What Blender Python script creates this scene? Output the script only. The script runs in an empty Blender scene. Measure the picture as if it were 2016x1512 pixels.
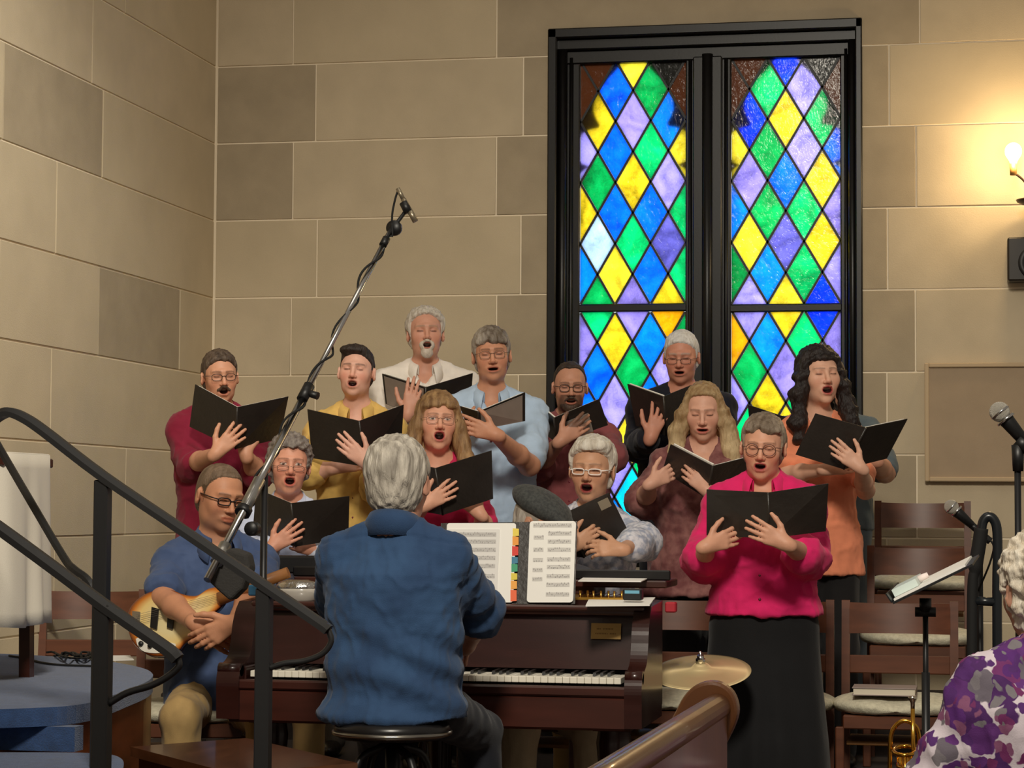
import bpy, bmesh, math, random
import numpy as np
from mathutils import Vector, Matrix

random.seed(7)
SC = bpy.context.scene
COL = SC.collection
PI = math.pi

# ------------------------------------------------------------------ camera
CAM = np.array([0.0, 0.0, 1.27]); FPX = 4484.0
YAW, PITCH, ROLL = -0.197805, 0.054384, 0.005785
_cy, _sy, _cp, _sp = math.cos(YAW), math.sin(YAW), math.cos(PITCH), math.sin(PITCH)
_f = np.array([_sy*_cp, _cy*_cp, _sp]); _r0 = np.array([_cy, -_sy, 0.0]); _u0 = np.cross(_r0, _f)
_c, _s = math.cos(ROLL), math.sin(ROLL)
CR = _c*_r0 + _s*_u0; CU = -_s*_r0 + _c*_u0; CF = _f
cam = bpy.data.cameras.new('camera'); camo = bpy.data.objects.new('camera', cam); COL.objects.link(camo)
cam.sensor_width = 36.0; cam.lens = FPX/2016*36; cam.clip_start = 0.05; cam.clip_end = 200
mw = Matrix.Identity(4)
for i, ax in enumerate((CR, CU, -CF)):
    for j in range(3): mw[j][i] = ax[j]
mw.translation = Vector(CAM); camo.matrix_world = mw
SC.camera = camo

# ------------------------------------------------------------------ world, lights, exposure
SC.view_settings.view_transform = 'Standard'; SC.view_settings.look = 'None'
SC.view_settings.gamma = 1; SC.view_settings.use_curve_mapping = False
SC.view_settings.exposure = 0.0
world = bpy.data.worlds.new('world'); SC.world = world; world.use_nodes = True
world.node_tree.nodes['Background'].inputs[0].default_value = (1.0, 0.86, 0.70, 1)
world.node_tree.nodes['Background'].inputs[1].default_value = 0.23
def area_light(name, loc, target, sx, sy, power, color):
    l = bpy.data.lights.new(name, 'AREA'); l.shape = 'RECTANGLE'; l.size = sx; l.size_y = sy
    l.energy = power; l.color = color
    o = bpy.data.objects.new(name, l); COL.objects.link(o); o.location = loc
    o.rotation_euler = (Vector(target)-Vector(loc)).to_track_quat('-Z', 'Y').to_euler()
    return o
WARM = (1.0, 0.92, 0.78)
def spot_light(name, loc, target, angle, radius, power, color):
    l = bpy.data.lights.new(name, 'SPOT'); l.spot_size = math.radians(angle); l.spot_blend = 1.0; l.shadow_soft_size = radius
    l.energy = power; l.color = color
    o = bpy.data.objects.new(name, l); COL.objects.link(o); o.location = loc
    o.rotation_euler = (Vector(target)-Vector(loc)).to_track_quat('-Z', 'Y').to_euler()
spot_light('nave_spotlight', (-0.4, 1.2, 5.4), (-1.5, 9.2, 0.6), 62, .55, 1760, WARM)
area_light('chancel_ceiling_light', (-1.7, 7.4, 5.2), (-1.6, 8.8, 0.8), 2.0, 1.2, 13, WARM)
spot_light('pulpit_spotlight', (-1.9, 6.9, 4.6), (-3.86, 8.9, 1.9), 58, .3, 290, (1.0, .95, .84))
area_light('daylight_outside', (-1.25, 12.15, 2.6), (-1.25, 11.0, 2.45), 2.3, 3.8, 98, (0.86, 0.95, 1.0))

# ------------------------------------------------------------------ photo coordinates to points in the room
def ray(u, v):
    return CF + CR*((u-1008)/FPX) - CU*((v-756)/FPX)
def P(u, v, Y):          # the point at depth Y (distance into the room, along the wall normal)
    d = ray(u, v); return CAM + d*(Y/d[1])
def PZ(u, v, z):         # the point at height z
    d = ray(u, v); return CAM + d*((z-CAM[2])/d[2])
def PX(u, v, x):         # the point on the plane X = x
    d = ray(u, v); return CAM + d*(x/d[0])
def V3(a): return Vector((float(a[0]), float(a[1]), float(a[2])))
def nrm(a):
    a = np.asarray(a, float); return a/max(1e-9, np.linalg.norm(a))

# ------------------------------------------------------------------ materials
def lin(c):
    out = []
    for x in c[:3]:
        x = x/255.0
        out.append(x/12.92 if x <= 0.04045 else ((x+0.055)/1.055)**2.4)
    return out
_M = {}
def mat(name, col, rough=0.6, metal=0.0, var=0.0, vscale=8.0, bump=0.0, bscale=60.0, spec=0.5, stretch=None, col2=None, vcol=False, coat=0.0, sheen=0.0, detail=4.0):
    if name in _M: return _M[name]
    m = bpy.data.materials.new(name); m.use_nodes = True; nt = m.node_tree; b = nt.nodes['Principled BSDF']
    c = lin(col)
    b.inputs['Roughness'].default_value = rough; b.inputs['Metallic'].default_value = metal
    b.inputs['Specular IOR Level'].default_value = spec
    b.inputs['Coat Weight'].default_value = coat; b.inputs['Coat Roughness'].default_value = 0.08
    b.inputs['Sheen Weight'].default_value = sheen
    b.inputs['Base Color'].default_value = (*c, 1)
    tc = nt.nodes.new('ShaderNodeTexCoord'); mp = nt.nodes.new('ShaderNodeMapping')
    nt.links.new(tc.outputs['Object'], mp.inputs['Vector'])
    if stretch: mp.inputs['Scale'].default_value = stretch
    src = None
    if vcol:
        at = nt.nodes.new('ShaderNodeAttribute'); at.attribute_name = 'Col'; src = at.outputs['Color']
    if var > 0 or col2:
        nz = nt.nodes.new('ShaderNodeTexNoise'); nz.inputs['Scale'].default_value = vscale; nz.inputs['Detail'].default_value = detail
        nt.links.new(mp.outputs['Vector'], nz.inputs['Vector'])
        rp = nt.nodes.new('ShaderNodeValToRGB'); nt.links.new(nz.outputs['Fac'], rp.inputs['Fac'])
        if col2:
            rp.color_ramp.elements[0].position = 0.40; rp.color_ramp.elements[1].position = 0.60
            rp.color_ramp.elements[0].color = (*c, 1); rp.color_ramp.elements[1].color = (*lin(col2), 1)
        else:
            rp.color_ramp.elements[0].position = 0.3; rp.color_ramp.elements[1].position = 0.7
            if src is None:
                rp.color_ramp.elements[0].color = (*[x*(1-var) for x in c], 1); rp.color_ramp.elements[1].color = (*[min(1, x*(1+var)) for x in c], 1)
            else:
                rp.color_ramp.elements[0].color = (1-var, 1-var, 1-var, 1); rp.color_ramp.elements[1].color = (1, 1, 1, 1)
        if src is None: src = rp.outputs['Color']
        else:
            mx = nt.nodes.new('ShaderNodeMixRGB'); mx.blend_type = 'MULTIPLY'; mx.inputs[0].default_value = 1
            nt.links.new(src, mx.inputs[1]); nt.links.new(rp.outputs['Color'], mx.inputs[2]); src = mx.outputs[0]
    if src is not None: nt.links.new(src, b.inputs['Base Color'])
    if bump > 0:
        n2 = nt.nodes.new('ShaderNodeTexNoise'); n2.inputs['Scale'].default_value = bscale; n2.inputs['Detail'].default_value = 5
        nt.links.new(mp.outputs['Vector'], n2.inputs['Vector'])
        bp = nt.nodes.new('ShaderNodeBump'); bp.inputs['Strength'].default_value = bump; bp.inputs['Distance'].default_value = 0.01
        nt.links.new(n2.outputs['Fac'], bp.inputs['Height']); nt.links.new(bp.outputs['Normal'], b.inputs['Normal'])
    _M[name] = m; return m
def emat(name, col, strength):
    m = bpy.data.materials.new(name); m.use_nodes = True; nt = m.node_tree; nt.nodes.clear()
    e = nt.nodes.new('ShaderNodeEmission'); o = nt.nodes.new('ShaderNodeOutputMaterial')
    e.inputs[0].default_value = (*lin(col), 1); e.inputs[1].default_value = strength
    nt.links.new(e.outputs[0], o.inputs[0]); return m

# ------------------------------------------------------------------ object helpers
def link(o, parent=None):
    COL.objects.link(o)
    if parent is not None: o.parent = parent
    return o
def empty(name, loc=(0, 0, 0), rz=0.0, label=None, cat=None, group=None, kind=None):
    o = bpy.data.objects.new(name, None); o.location = loc; o.rotation_euler = (0, 0, rz); o.empty_display_size = 0.1
    link(o); tag(o, label, cat, group, kind); return o
def tag(o, label=None, cat=None, group=None, kind=None):
    if label: o['label'] = label
    if cat: o['category'] = cat
    if group: o['group'] = group
    if kind: o['kind'] = kind
    return o
def meshobj(name, verts, faces, m, parent=None, smooth=False, loc=None, cols=None):
    me = bpy.data.meshes.new(name)
    verts = np.asarray(verts, dtype=np.float32).reshape(-1, 3)
    if isinstance(faces, np.ndarray):
        me.vertices.add(len(verts)); me.vertices.foreach_set('co', verts.ravel())
        n = len(faces); k = faces.shape[1]
        me.loops.add(n*k); me.loops.foreach_set('vertex_index', faces.astype(np.int32).ravel())
        me.polygons.add(n); me.polygons.foreach_set('loop_start', np.arange(0, n*k, k, dtype=np.int32))
        me.update(calc_edges=True)
    else:
        me.from_pydata([tuple(map(float, v)) for v in verts], [], faces)
    if smooth: me.polygons.foreach_set('use_smooth', np.ones(len(me.polygons), dtype=bool))
    if cols is not None:
        a = me.color_attributes.new('Col', 'FLOAT_COLOR', 'POINT')
        a.data.foreach_set('color', np.concatenate([cols, np.ones((len(cols), 1))], 1).astype(np.float32).ravel())
    for x in (m if isinstance(m, (list, tuple)) else [m]): me.materials.append(x)
    me.validate()
    o = bpy.data.objects.new(name, me); link(o, parent)
    if loc is not None: o.location = loc
    return o
class MB:
    """collects boxes, tubes, lathes, prisms and turns them into one mesh object"""
    def __init__(s): s.v = []; s.f = []; s.sm = []; s.mi = []; s.cur = 0
    def add(s, vs, fs, smooth=False):
        b = len(s.v); s.v += [tuple(map(float, v)) for v in vs]; s.f += [tuple(b+i for i in f) for f in fs]; s.sm += [smooth]*len(fs); s.mi += [s.cur]*len(fs); return s
    def box(s, lo, hi, c=0.0, M=None):
        x0, y0, z0 = lo; x1, y1, z1 = hi; vs = []; 
        if c <= 0:
            vs = [(x, y, z) for z in (z0, z1) for y in (y0, y1) for x in (x0, x1)]
            fs = [(0, 2, 3, 1), (4, 5, 7, 6), (0, 1, 5, 4), (2, 6, 7, 3), (0, 4, 6, 2), (1, 3, 7, 5)]
        else:
            c = min(c, (x1-x0)*.49, (y1-y0)*.49, (z1-z0)*.49)
            for z, dz in ((z0, 1), (z1, -1)):
                for y, dy in ((y0, 1), (y1, -1)):
                    for x, dx in ((x0, 1), (x1, -1)):
                        vs += [(x+dx*c, y+dy*c, z), (x+dx*c, y, z+dz*c), (x, y+dy*c, z+dz*c)]
            def q(k, t): return 3*k+t
            fs = [(q(0,0),q(2,0),q(3,0),q(1,0)), (q(4,0),q(5,0),q(7,0),q(6,0)), (q(0,1),q(1,1),q(5,1),q(4,1)), (q(2,1),q(6,1),q(7,1),q(3,1)),
                  (q(0,2),q(4,2),q(6,2),q(2,2)), (q(1,2),q(3,2),q(7,2),q(5,2))]
            for a, b in ((0,1),(2,3),(4,5),(6,7)): fs.append((q(a,0),q(b,0),q(b,1),q(a,1)))
            for a, b in ((0,2),(1,3),(4,6),(5,7)): fs.append((q(a,0),q(b,0),q(b,2),q(a,2)))
            for a, b in ((0,4),(1,5),(2,6),(3,7)): fs.append((q(a,1),q(b,1),q(b,2),q(a,2)))
            for k in range(8): fs.append((q(k,0),q(k,1),q(k,2)))
        if M is not None: vs = [tuple(M @ Vector(v)) for v in vs]
        return s.add(vs, fs)
    def tube(s, pts, r, n=10, caps=True, closed=False):
        pts = [np.asarray(p, float) for p in pts]; rs = r if hasattr(r, '__len__') else [r]*len(pts)
        N = len(pts); prev = None; vs = []
        for i in range(N):
            if closed: t = pts[(i+1) % N]-pts[i-1]
            else: t = pts[min(i+1, N-1)]-pts[max(i-1, 0)]
            t = nrm(t)
            if prev is None:
                a = np.array([0, 0, 1.0]) if abs(t[2]) < .9 else np.array([1.0, 0, 0])
                x = nrm(np.cross(a, t))
            else: x = nrm(prev - t*np.dot(prev, t))
            prev = x; y = np.cross(t, x)
            for k in range(n):
                a = 2*PI*k/n; vs.append(pts[i]+rs[i]*(math.cos(a)*x+math.sin(a)*y))
        fs = []
        for i in range(N if closed else N-1):
            j = (i+1) % N
            for k in range(n): fs.append((i*n+k, i*n+(k+1) % n, j*n+(k+1) % n, j*n+k))
        s.add(vs, fs, True)
        if caps and not closed:
            b = len(s.v)-len(vs)
            s.f.append(tuple(b+k for k in range(n))[::-1]); s.f.append(tuple(b+(N-1)*n+k for k in range(n))); s.sm += [False, False]; s.mi += [s.cur]*2
        return s
    def lathe(s, prof, c=(0, 0, 0), n=24, axis=None):
        """prof = [(radius, height)] about axis (default z) through c"""
        ax = np.array([0, 0, 1.0]) if axis is None else nrm(axis)
        a = np.array([1.0, 0, 0]) if abs(ax[0]) < .9 else np.array([0, 1.0, 0])
        x = nrm(np.cross(a, ax)); y = np.cross(ax, x); c = np.asarray(c, float); vs = []; fs = []
        for r, h in prof:
            for k in range(n):
                t = 2*PI*k/n; vs.append(c+ax*h+r*(math.cos(t)*x+math.sin(t)*y))
        for i in range(len(prof)-1):
            for k in range(n): fs.append((i*n+k, i*n+(k+1) % n, (i+1)*n+(k+1) % n, (i+1)*n+k))
        return s.add(vs, fs, True)
    def prism(s, poly, off):
        """flat polygon (3-D points) extruded by the vector off"""
        n = len(poly); poly = [np.asarray(p, float) for p in poly]; off = np.asarray(off, float)
        vs = poly+[p+off for p in poly]
        fs = [tuple(range(n))[::-1], tuple(range(n, 2*n))]+[(i, (i+1) % n, n+(i+1) % n, n+i) for i in range(n)]
        return s.add(vs, fs)
    def strip(s, rows, smooth=True, closed=False):
        m = len(rows[0]); vs = [p for r in rows for p in r]; fs = []
        for i in range(len(rows)-1):
            for k in range(m if closed else m-1): fs.append((i*m+k, i*m+(k+1) % m, (i+1)*m+(k+1) % m, (i+1)*m+k))
        return s.add(vs, fs, smooth)
    def build(s, name, m, parent=None, loc=None, recalc=True):
        me = bpy.data.meshes.new(name)
        off = Vector(loc) if loc is not None else Vector((0, 0, 0))
        me.from_pydata([tuple(Vector(v)-off) for v in s.v], [], s.f)
        me.polygons.foreach_set('use_smooth', s.sm); me.polygons.foreach_set('material_index', s.mi)
        for x in (m if isinstance(m, (list, tuple)) else [m]): me.materials.append(x)
        if recalc:
            bm = bmesh.new(); bm.from_mesh(me); bmesh.ops.recalc_face_normals(bm, faces=bm.faces); bm.to_mesh(me); bm.free()
        o = bpy.data.objects.new(name, me); link(o, parent)
        if loc is not None: o.location = loc
        return o
def arc(pts, n=6):
    """Catmull-Rom through pts"""
    pts = [np.asarray(p, float) for p in pts]; q = [2*pts[0]-pts[1]]+pts+[2*pts[-1]-pts[-2]]; out = []
    for i in range(1, len(q)-2):
        for k in range(n):
            t = k/n; a, b, c, d = q[i-1], q[i], q[i+1], q[i+2]
            out.append(.5*((2*b)+(-a+c)*t+(2*a-5*b+4*c-d)*t*t+(-a+3*b-3*c+d)*t**3))
    out.append(pts[-1]); return out

# ------------------------------------------------------------------ signed-distance modelling (bodies, clothes, hair)
class Fld:
    def __init__(s, lo, hi, h, zs=None):
        s.c = [np.arange(lo[i], hi[i]+h, h, dtype=np.float32) for i in range(3)]
        if zs is not None: s.c[2] = np.asarray(zs, dtype=np.float32)
        s.d = np.full([len(c) for c in s.c], 1.0, dtype=np.float32)
    def _sl(s, lo, hi):
        return tuple(slice(int(np.searchsorted(s.c[i], lo[i])), int(np.searchsorted(s.c[i], hi[i]))) for i in range(3))
    def op(s, prim, k=0.01, mode='u'):
        fn, lo, hi = prim; pad = k+0.03
        sl = s._sl([a-pad for a in lo], [a+pad for a in hi])
        if any(x.stop <= x.start for x in sl): return s
        X = s.c[0][sl[0]][:, None, None]; Y = s.c[1][sl[1]][None, :, None]; Z = s.c[2][sl[2]][None, None, :]
        v = fn(X, Y, Z).astype(np.float32); a = s.d[sl]
        if mode == 'u':
            h = np.maximum(k-np.abs(a-v), 0)/k; s.d[sl] = np.minimum(a, v)-h*h*k*.25
        elif mode == 's':
            v = -v; h = np.maximum(k-np.abs(a-v), 0)/k; s.d[sl] = np.maximum(a, v)+h*h*k*.25
        return s
    def cut(s, fn, k=0.006):     # keep where fn < 0, over the whole field
        X = s.c[0][:, None, None]; Y = s.c[1][None, :, None]; Z = s.c[2][None, None, :]
        v = np.broadcast_to(fn(X, Y, Z), s.d.shape).astype(np.float32)
        h = np.maximum(k-np.abs(s.d-v), 0)/k; s.d = np.maximum(s.d, v)+h*h*k*.25
        return s
    def mesh(s):
        d = s.d; S = d < 0
        n = S[:-1, :-1, :-1].astype(np.int8)
        for i in (0, 1):
            for j in (0, 1):
                for k in (0, 1):
                    if i+j+k: n = n+S[i:i+d.shape[0]-1, j:j+d.shape[1]-1, k:k+d.shape[2]-1]
        act = np.argwhere((n > 0) & (n < 8))
        if len(act) == 0: return np.zeros((0, 3)), np.zeros((0, 4), int)
        idx = np.full(n.shape, -1, np.int32); idx[tuple(act.T)] = np.arange(len(act))
        corner = [(i, j, k) for i in (0, 1) for j in (0, 1) for k in (0, 1)]
        D = np.stack([d[act[:, 0]+i, act[:, 1]+j, act[:, 2]+k] for i, j, k in corner], 1)
        cs = [np.stack([s.c[0][act[:, 0]+i], s.c[1][act[:, 1]+j], s.c[2][act[:, 2]+k]], 1) for i, j, k in corner]
        acc = np.zeros((len(act), 3)); cnt = np.zeros(len(act))
        for a in range(8):
            for b in range(a+1, 8):
                if sum(x != y for x, y in zip(corner[a], corner[b])) != 1: continue
                m = (D[:, a] < 0) != (D[:, b] < 0)
                if not m.any(): continue
                t = D[m, a]/(D[m, a]-D[m, b]); acc[m] += cs[a][m]+(cs[b][m]-cs[a][m])*t[:, None]; cnt[m] += 1
        V = acc/cnt[:, None]; F = []
        for ax in range(3):
            sa = [slice(None)]*3; sb = [slice(None)]*3
            sa[ax] = slice(0, -1); sb[ax] = slice(1, None)
            A = S[tuple(sa)]; B = S[tuple(sb)]
            o1, o2 = (ax+1) % 3, (ax+2) % 3
            e = np.argwhere(A != B)
            if len(e) == 0: continue
            ok = (e[:, o1] >= 1) & (e[:, o2] >= 1) & (e[:, o1] < d.shape[o1]-1) & (e[:, o2] < d.shape[o2]-1)
            e = e[ok]
            if len(e) == 0: continue
            def at(d1, d2):
                q = e.copy(); q[:, o1] += d1; q[:, o2] += d2; return idx[q[:, 0], q[:, 1], q[:, 2]]
            q = np.stack([at(-1, -1), at(0, -1), at(0, 0), at(-1, 0)], 1)
            inside = A[tuple(e.T)]
            q[~inside] = q[~inside][:, ::-1]
            F.append(q)
        return V, np.concatenate(F, 0)
def cap(a, b, ra, rb=None):
    a = np.asarray(a, float); b = np.asarray(b, float); rb = ra if rb is None else rb; ba = b-a; L2 = max(1e-9, float(ba@ba)); m = max(ra, rb)
    def fn(X, Y, Z):
        x, y, z = X-a[0], Y-a[1], Z-a[2]
        t = np.clip((x*ba[0]+y*ba[1]+z*ba[2])/L2, 0, 1)
        return np.sqrt((x-t*ba[0])**2+(y-t*ba[1])**2+(z-t*ba[2])**2)-(ra+(rb-ra)*t)
    return fn, np.minimum(a, b)-m, np.maximum(a, b)+m
def ell(c, r, M=None):
    c = np.asarray(c, float); r = np.asarray(r, float); m = float(r.max())
    def fn(X, Y, Z):
        x, y, z = X-c[0], Y-c[1], Z-c[2]
        if M is not None:
            x, y, z = M[0][0]*x+M[0][1]*y+M[0][2]*z, M[1][0]*x+M[1][1]*y+M[1][2]*z, M[2][0]*x+M[2][1]*y+M[2][2]*z
        k0 = np.sqrt((x/r[0])**2+(y/r[1])**2+(z/r[2])**2); k1 = np.sqrt((x/r[0]**2)**2+(y/r[1]**2)**2+(z/r[2]**2)**2)
        return k0*(k0-1)/np.maximum(k1, 1e-6)
    e = r if M is None else np.array([m, m, m])
    return fn, c-e, c+e
def loft(lv, M=None, o=(0, 0, 0), p=2.0, off=0.0):
    """lv rows: z, rx, ry, cy ; optional local frame M (rows = axes) about origin o"""
    lv = np.asarray(sorted(lv), float); z0, z1 = lv[0, 0], lv[-1, 0]; o = np.asarray(o, float)
    def fn(X, Y, Z):
        x, y, z = X-o[0], Y-o[1], Z-o[2]
        if M is not None:
            x, y, z = M[0][0]*x+M[0][1]*y+M[0][2]*z, M[1][0]*x+M[1][1]*y+M[1][2]*z, M[2][0]*x+M[2][1]*y+M[2][2]*z
        zc = np.clip(z, z0, z1)
        rx = np.interp(zc, lv[:, 0], lv[:, 1])+off; ry = np.interp(zc, lv[:, 0], lv[:, 2])+off; cy = np.interp(zc, lv[:, 0], lv[:, 3])
        q = (np.abs(x/rx)**p+np.abs((y-cy)/ry)**p)**(1/p)
        d = (q-1)*np.minimum(rx, ry)
        e = np.maximum(z0-z, z-z1); k = 0.03; h = np.maximum(k-np.abs(d-e), 0)/k
        return np.maximum(d, e)+h*h*k*.25
    R = float(max((lv[:, 1]).max(), (lv[:, 2]+np.abs(lv[:, 3])).max()))+off
    if M is None: return fn, np.array([-R, -R, z0])+o, np.array([R, R, z1])+o
    m = math.hypot(R, max(abs(z0), abs(z1))); return fn, o-m, o+m
def vnormals(V, F):
    t = np.cross(V[F[:, 2]]-V[F[:, 0]], V[F[:, 3]]-V[F[:, 1]]); N = np.zeros_like(V)
    for k in range(4): np.add.at(N, F[:, k], t)
    return N/np.maximum(np.linalg.norm(N, axis=1, keepdims=True), 1e-9)
def snoise(V, scale, seed=0, stretch=(1, 1, 1), oct=3):
    """smooth pseudo noise at points V, about -1..1"""
    rs = np.random.RandomState(seed); q = V*np.asarray(stretch)*scale; out = np.zeros(len(V)); a = 1.0
    for o in range(oct):
        s = np.zeros(len(V))
        for k in range(4):
            w = rs.normal(size=3); w /= np.linalg.norm(w); w2 = rs.normal(size=3)*.8
            s += np.sin(q@w*6.28+rs.uniform(0, 6.28)+1.3*np.sin(q@w2*3.1+rs.uniform(0, 6.28)))
        out += a*s/4; q = q*2.03; a *= .5
    return out/1.75*1.6
def fmesh(name, F, m, parent, disp=None, colfn=None, smooth=True):
    V, Q = F.mesh()
    if len(V) == 0: return None
    N = vnormals(V, Q)
    if disp is not None: V = V+N*disp(V, N)[:, None]
    cols = colfn(V, N) if colfn is not None else None
    return meshobj(name, V, Q, m, parent, smooth, cols=cols)
# ------------------------------------------------------------------ room: wall of cut stone, window, floor, choir risers
D = 11.313; XL = -3.8566; CZ = 3.573; CH = .4064
STONE = mat('stone_light', (200, 184, 156), .92, var=.06, vscale=5, bump=.10, bscale=160, spec=.2)
STONE_W = mat('stone_warm', (199, 183, 154), .92, var=.05, vscale=4, bump=.10, bscale=160, spec=.2)
STONE_D = mat('stone_dark', (172, 157, 132), .92, var=.07, vscale=6, bump=.10, bscale=160, spec=.2)
MORTAR = mat('mortar', (244, 230, 204), .95, bump=.15, bscale=220, spec=.1)
def cz(i): return CZ-CH*i
def ux(u, i): return float(P(u, {0: 112, 1: 265, 2: 420, 3: 576, 4: 735, 5: 893}.get(i, 112+156*i), D)[0])
# back wall: mortar bed with the window opening, stones proud of it
WX0, WX1, WZ1, WZ0 = float(P(1077, 500, D)[0]), float(P(1698, 500, D)[0]), float(P(1390, 46, D)[2]), .98
wb = MB()
XR = 3.2; TOP = cz(-5); BASE = 0.0; T = .30; y0 = D+.012; y1 = D+T
for (a, b, c, d) in ((XL-.3, WX0, BASE-.02, TOP), (WX1, XR, BASE-.02, TOP), (WX0, WX1, WZ1, TOP), (WX0, WX1, BASE-.02, WZ0)):
    wb.box((a, y0, c), (b, y1, d))
wall_back = wb.build('wall_back', MORTAR); tag(wall_back, 'beige cut-stone back wall behind the choir', kind='structure')
G = .0040
def stone(parent, a, b, z0, z1, m, back=True, proud=.0055, jit=0):
    mb = MB(); pr = proud+jit
    if back: mb.box((a+G, D+.012-pr, z0+G), (b-G, D+.05, z1-G), .002)
    else: mb.box((XL-.05, a+G, z0+G), (XL-.012+pr, b-G, z1-G), .002)
    return mb.build('stone', m, parent)
rs = random.Random(5)
JB = {  # course between lines i and i+1 : joints (photo columns) and which stones are dark
    -1: ([578, 978, 1810], [2]), 0: ([622, 1030, 1750], [0, 2, 2.5]), 1: ([577, 977, 1803], [0, 2, 2.5]), 2: ([624, 1025, 1747], [2, 2.5]),
    3: ([573, 977, 1802], [2, 2.5]), 4: ([620, 1020, 1746], [2, 2.5]), 5: ([575, 977, 1805], [2, 2.5]), 6: ([622, 1026, 1746], [2, 2.5]), 7: ([575, 977, 1803], []), 8: ([622, 1750], [])}
for i in range(-4, 9):
    js, dark = JB.get(i, ([600+40*(i % 2), 1000, 1400, 1800], []))
    xs = [XL]+[ux(u, i) for u in js]+[XR]
    z1, z0 = cz(i), max(cz(i+1), 0)
    if z1 <= 0.02: continue
    extra = []
    for k in range(len(xs)-1):
        if xs[k+1]-xs[k] > 2.2 and k == len(xs)-2:
            extra.append(xs[k]+1.15+.3*(i % 2))
    xs = sorted(xs+extra)
    for k in range(len(xs)-1):
        a, b = xs[k], xs[k+1]
        dk = k in dark or (k == 2 and 2.5 in dark and False)
        mm = STONE_D if dk else (STONE if rs.random() < .5 else STONE_W)
        jit = rs.uniform(-.0015, .0025)
        if i >= 0 and z0 < WZ1 and z1 > WZ0 and a < WX0 < b or (i >= 0 and z1 > WZ0 and a < WX1 < b):
            if a < WX0-.01: stone(wall_back, a, WX0+G, z0, z1, STONE_D if k in dark else mm, jit=jit)
            if b > WX1+.01: stone(wall_back, WX1-G, b, z0, z1, STONE_D if 2.5 in dark else mm, jit=jit)
        elif i == -1 and a < WX0 < b:
            mb = MB(); pr = .0055
            for (aa, bb, c0, c1) in ((a+G, WX0, z0+G, z1-G), (WX1, b-G, z0+G, z1-G), (WX0, WX1, WZ1+.002, z1-G)):
                mb.box((aa, D+.012-pr, c0), (bb, D+.05, c1), .0)
            mb.build('stone', STONE_D, wall_back)
        else: stone(wall_back, a, b, z0, z1, mm, jit=jit)
# left wall
wl = MB(); wl.box((XL-.3, 1.0, -.02), (XL-.012, D+.3, TOP)); wall_left = wl.build('wall_left', MORTAR)
tag(wall_left, 'beige cut-stone side wall beside the pulpit platform', kind='structure')
def uy(u, v): return float(PX(u, v, XL)[1])
LJ = {1: ([uy(10, 180), uy(205, 250)], [1]), 2: ([uy(113, 400)], []), 3: ([uy(0, 560), uy(197, 600), uy(356, 640)], [2]), 4: ([uy(103, 770)], []), 5: ([uy(250, 950)], []), 6: ([uy(110, 1100)], [])}
for i in range(-4, 9):
    js, dark = LJ.get(i, ([7.0+.5*(i % 2), 9.6+.4*(i % 2)], []))
    ys = sorted([2.0, 4.6+.3*(i % 2)]+js+[D]); z1, z0 = cz(i), max(cz(i+1), 0)
    if z1 <= .02: continue
    dk = {round(js[d-1], 3) for d in dark}
    for k in range(len(ys)-1):
        stone(wall_left, ys[k], ys[k+1], z0, z1, STONE_D if round(ys[k], 3) in dk else (STONE if rs.random() < .6 else STONE_W), False, jit=rs.uniform(-.0015, .002))
# raised moulding in the corner joint
# floor and risers
FLOORM = mat('floor_boards', (64, 42, 30), .35, var=.25, vscale=3, stretch=(.3, 6, 1), bump=.05)
fb = MB(); fb.box((XL-.3, -1.0, -.06), (XR, D+.3, 0)); tag(fb.build('floor', FLOORM), 'dark wooden church floor', kind='structure')
RIS = mat('riser_carpet', (52, 44, 40), .95, var=.15, vscale=40, bump=.2, bscale=300)
r1 = MB(); r1.box((-3.70, 9.12, .0), (1.6, 10.16, .2), .006); r1.box((-2.42, 8.78, .0), (-1.76, 9.13, .2), .006); tag(r1.build('trim_1', RIS), 'lower carpeted choir riser step', kind='structure')
r2 = MB(); r2.box((-3.70, 10.16, .0), (1.6, D-.004, .4), .006); tag(r2.build('trim_2', RIS), 'upper carpeted choir riser step', kind='structure')
# ------------------------------------------------------------------ stained glass window
FRAME = mat('window_frame_paint', (14, 12, 11), .36, spec=.35, bump=.02, bscale=90, var=.2, vscale=30)
LEAD = mat('lead', (22, 22, 24), .45, .3)
def wx(u): return float(P(u, 420, D)[0])
def wz(v, u=1240): return float(P(u, v, D)[2])
win = empty('window_1', (0.5*(WX0+WX1), D, WZ0)); tag(win, 'tall dark-framed double lancet window with coloured diamond panes', kind='structure')
wo = Vector(win.location)
def wbuild(mb, name, m): 
    o = mb.build(name, m, win); o.location = -wo; return o
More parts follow.
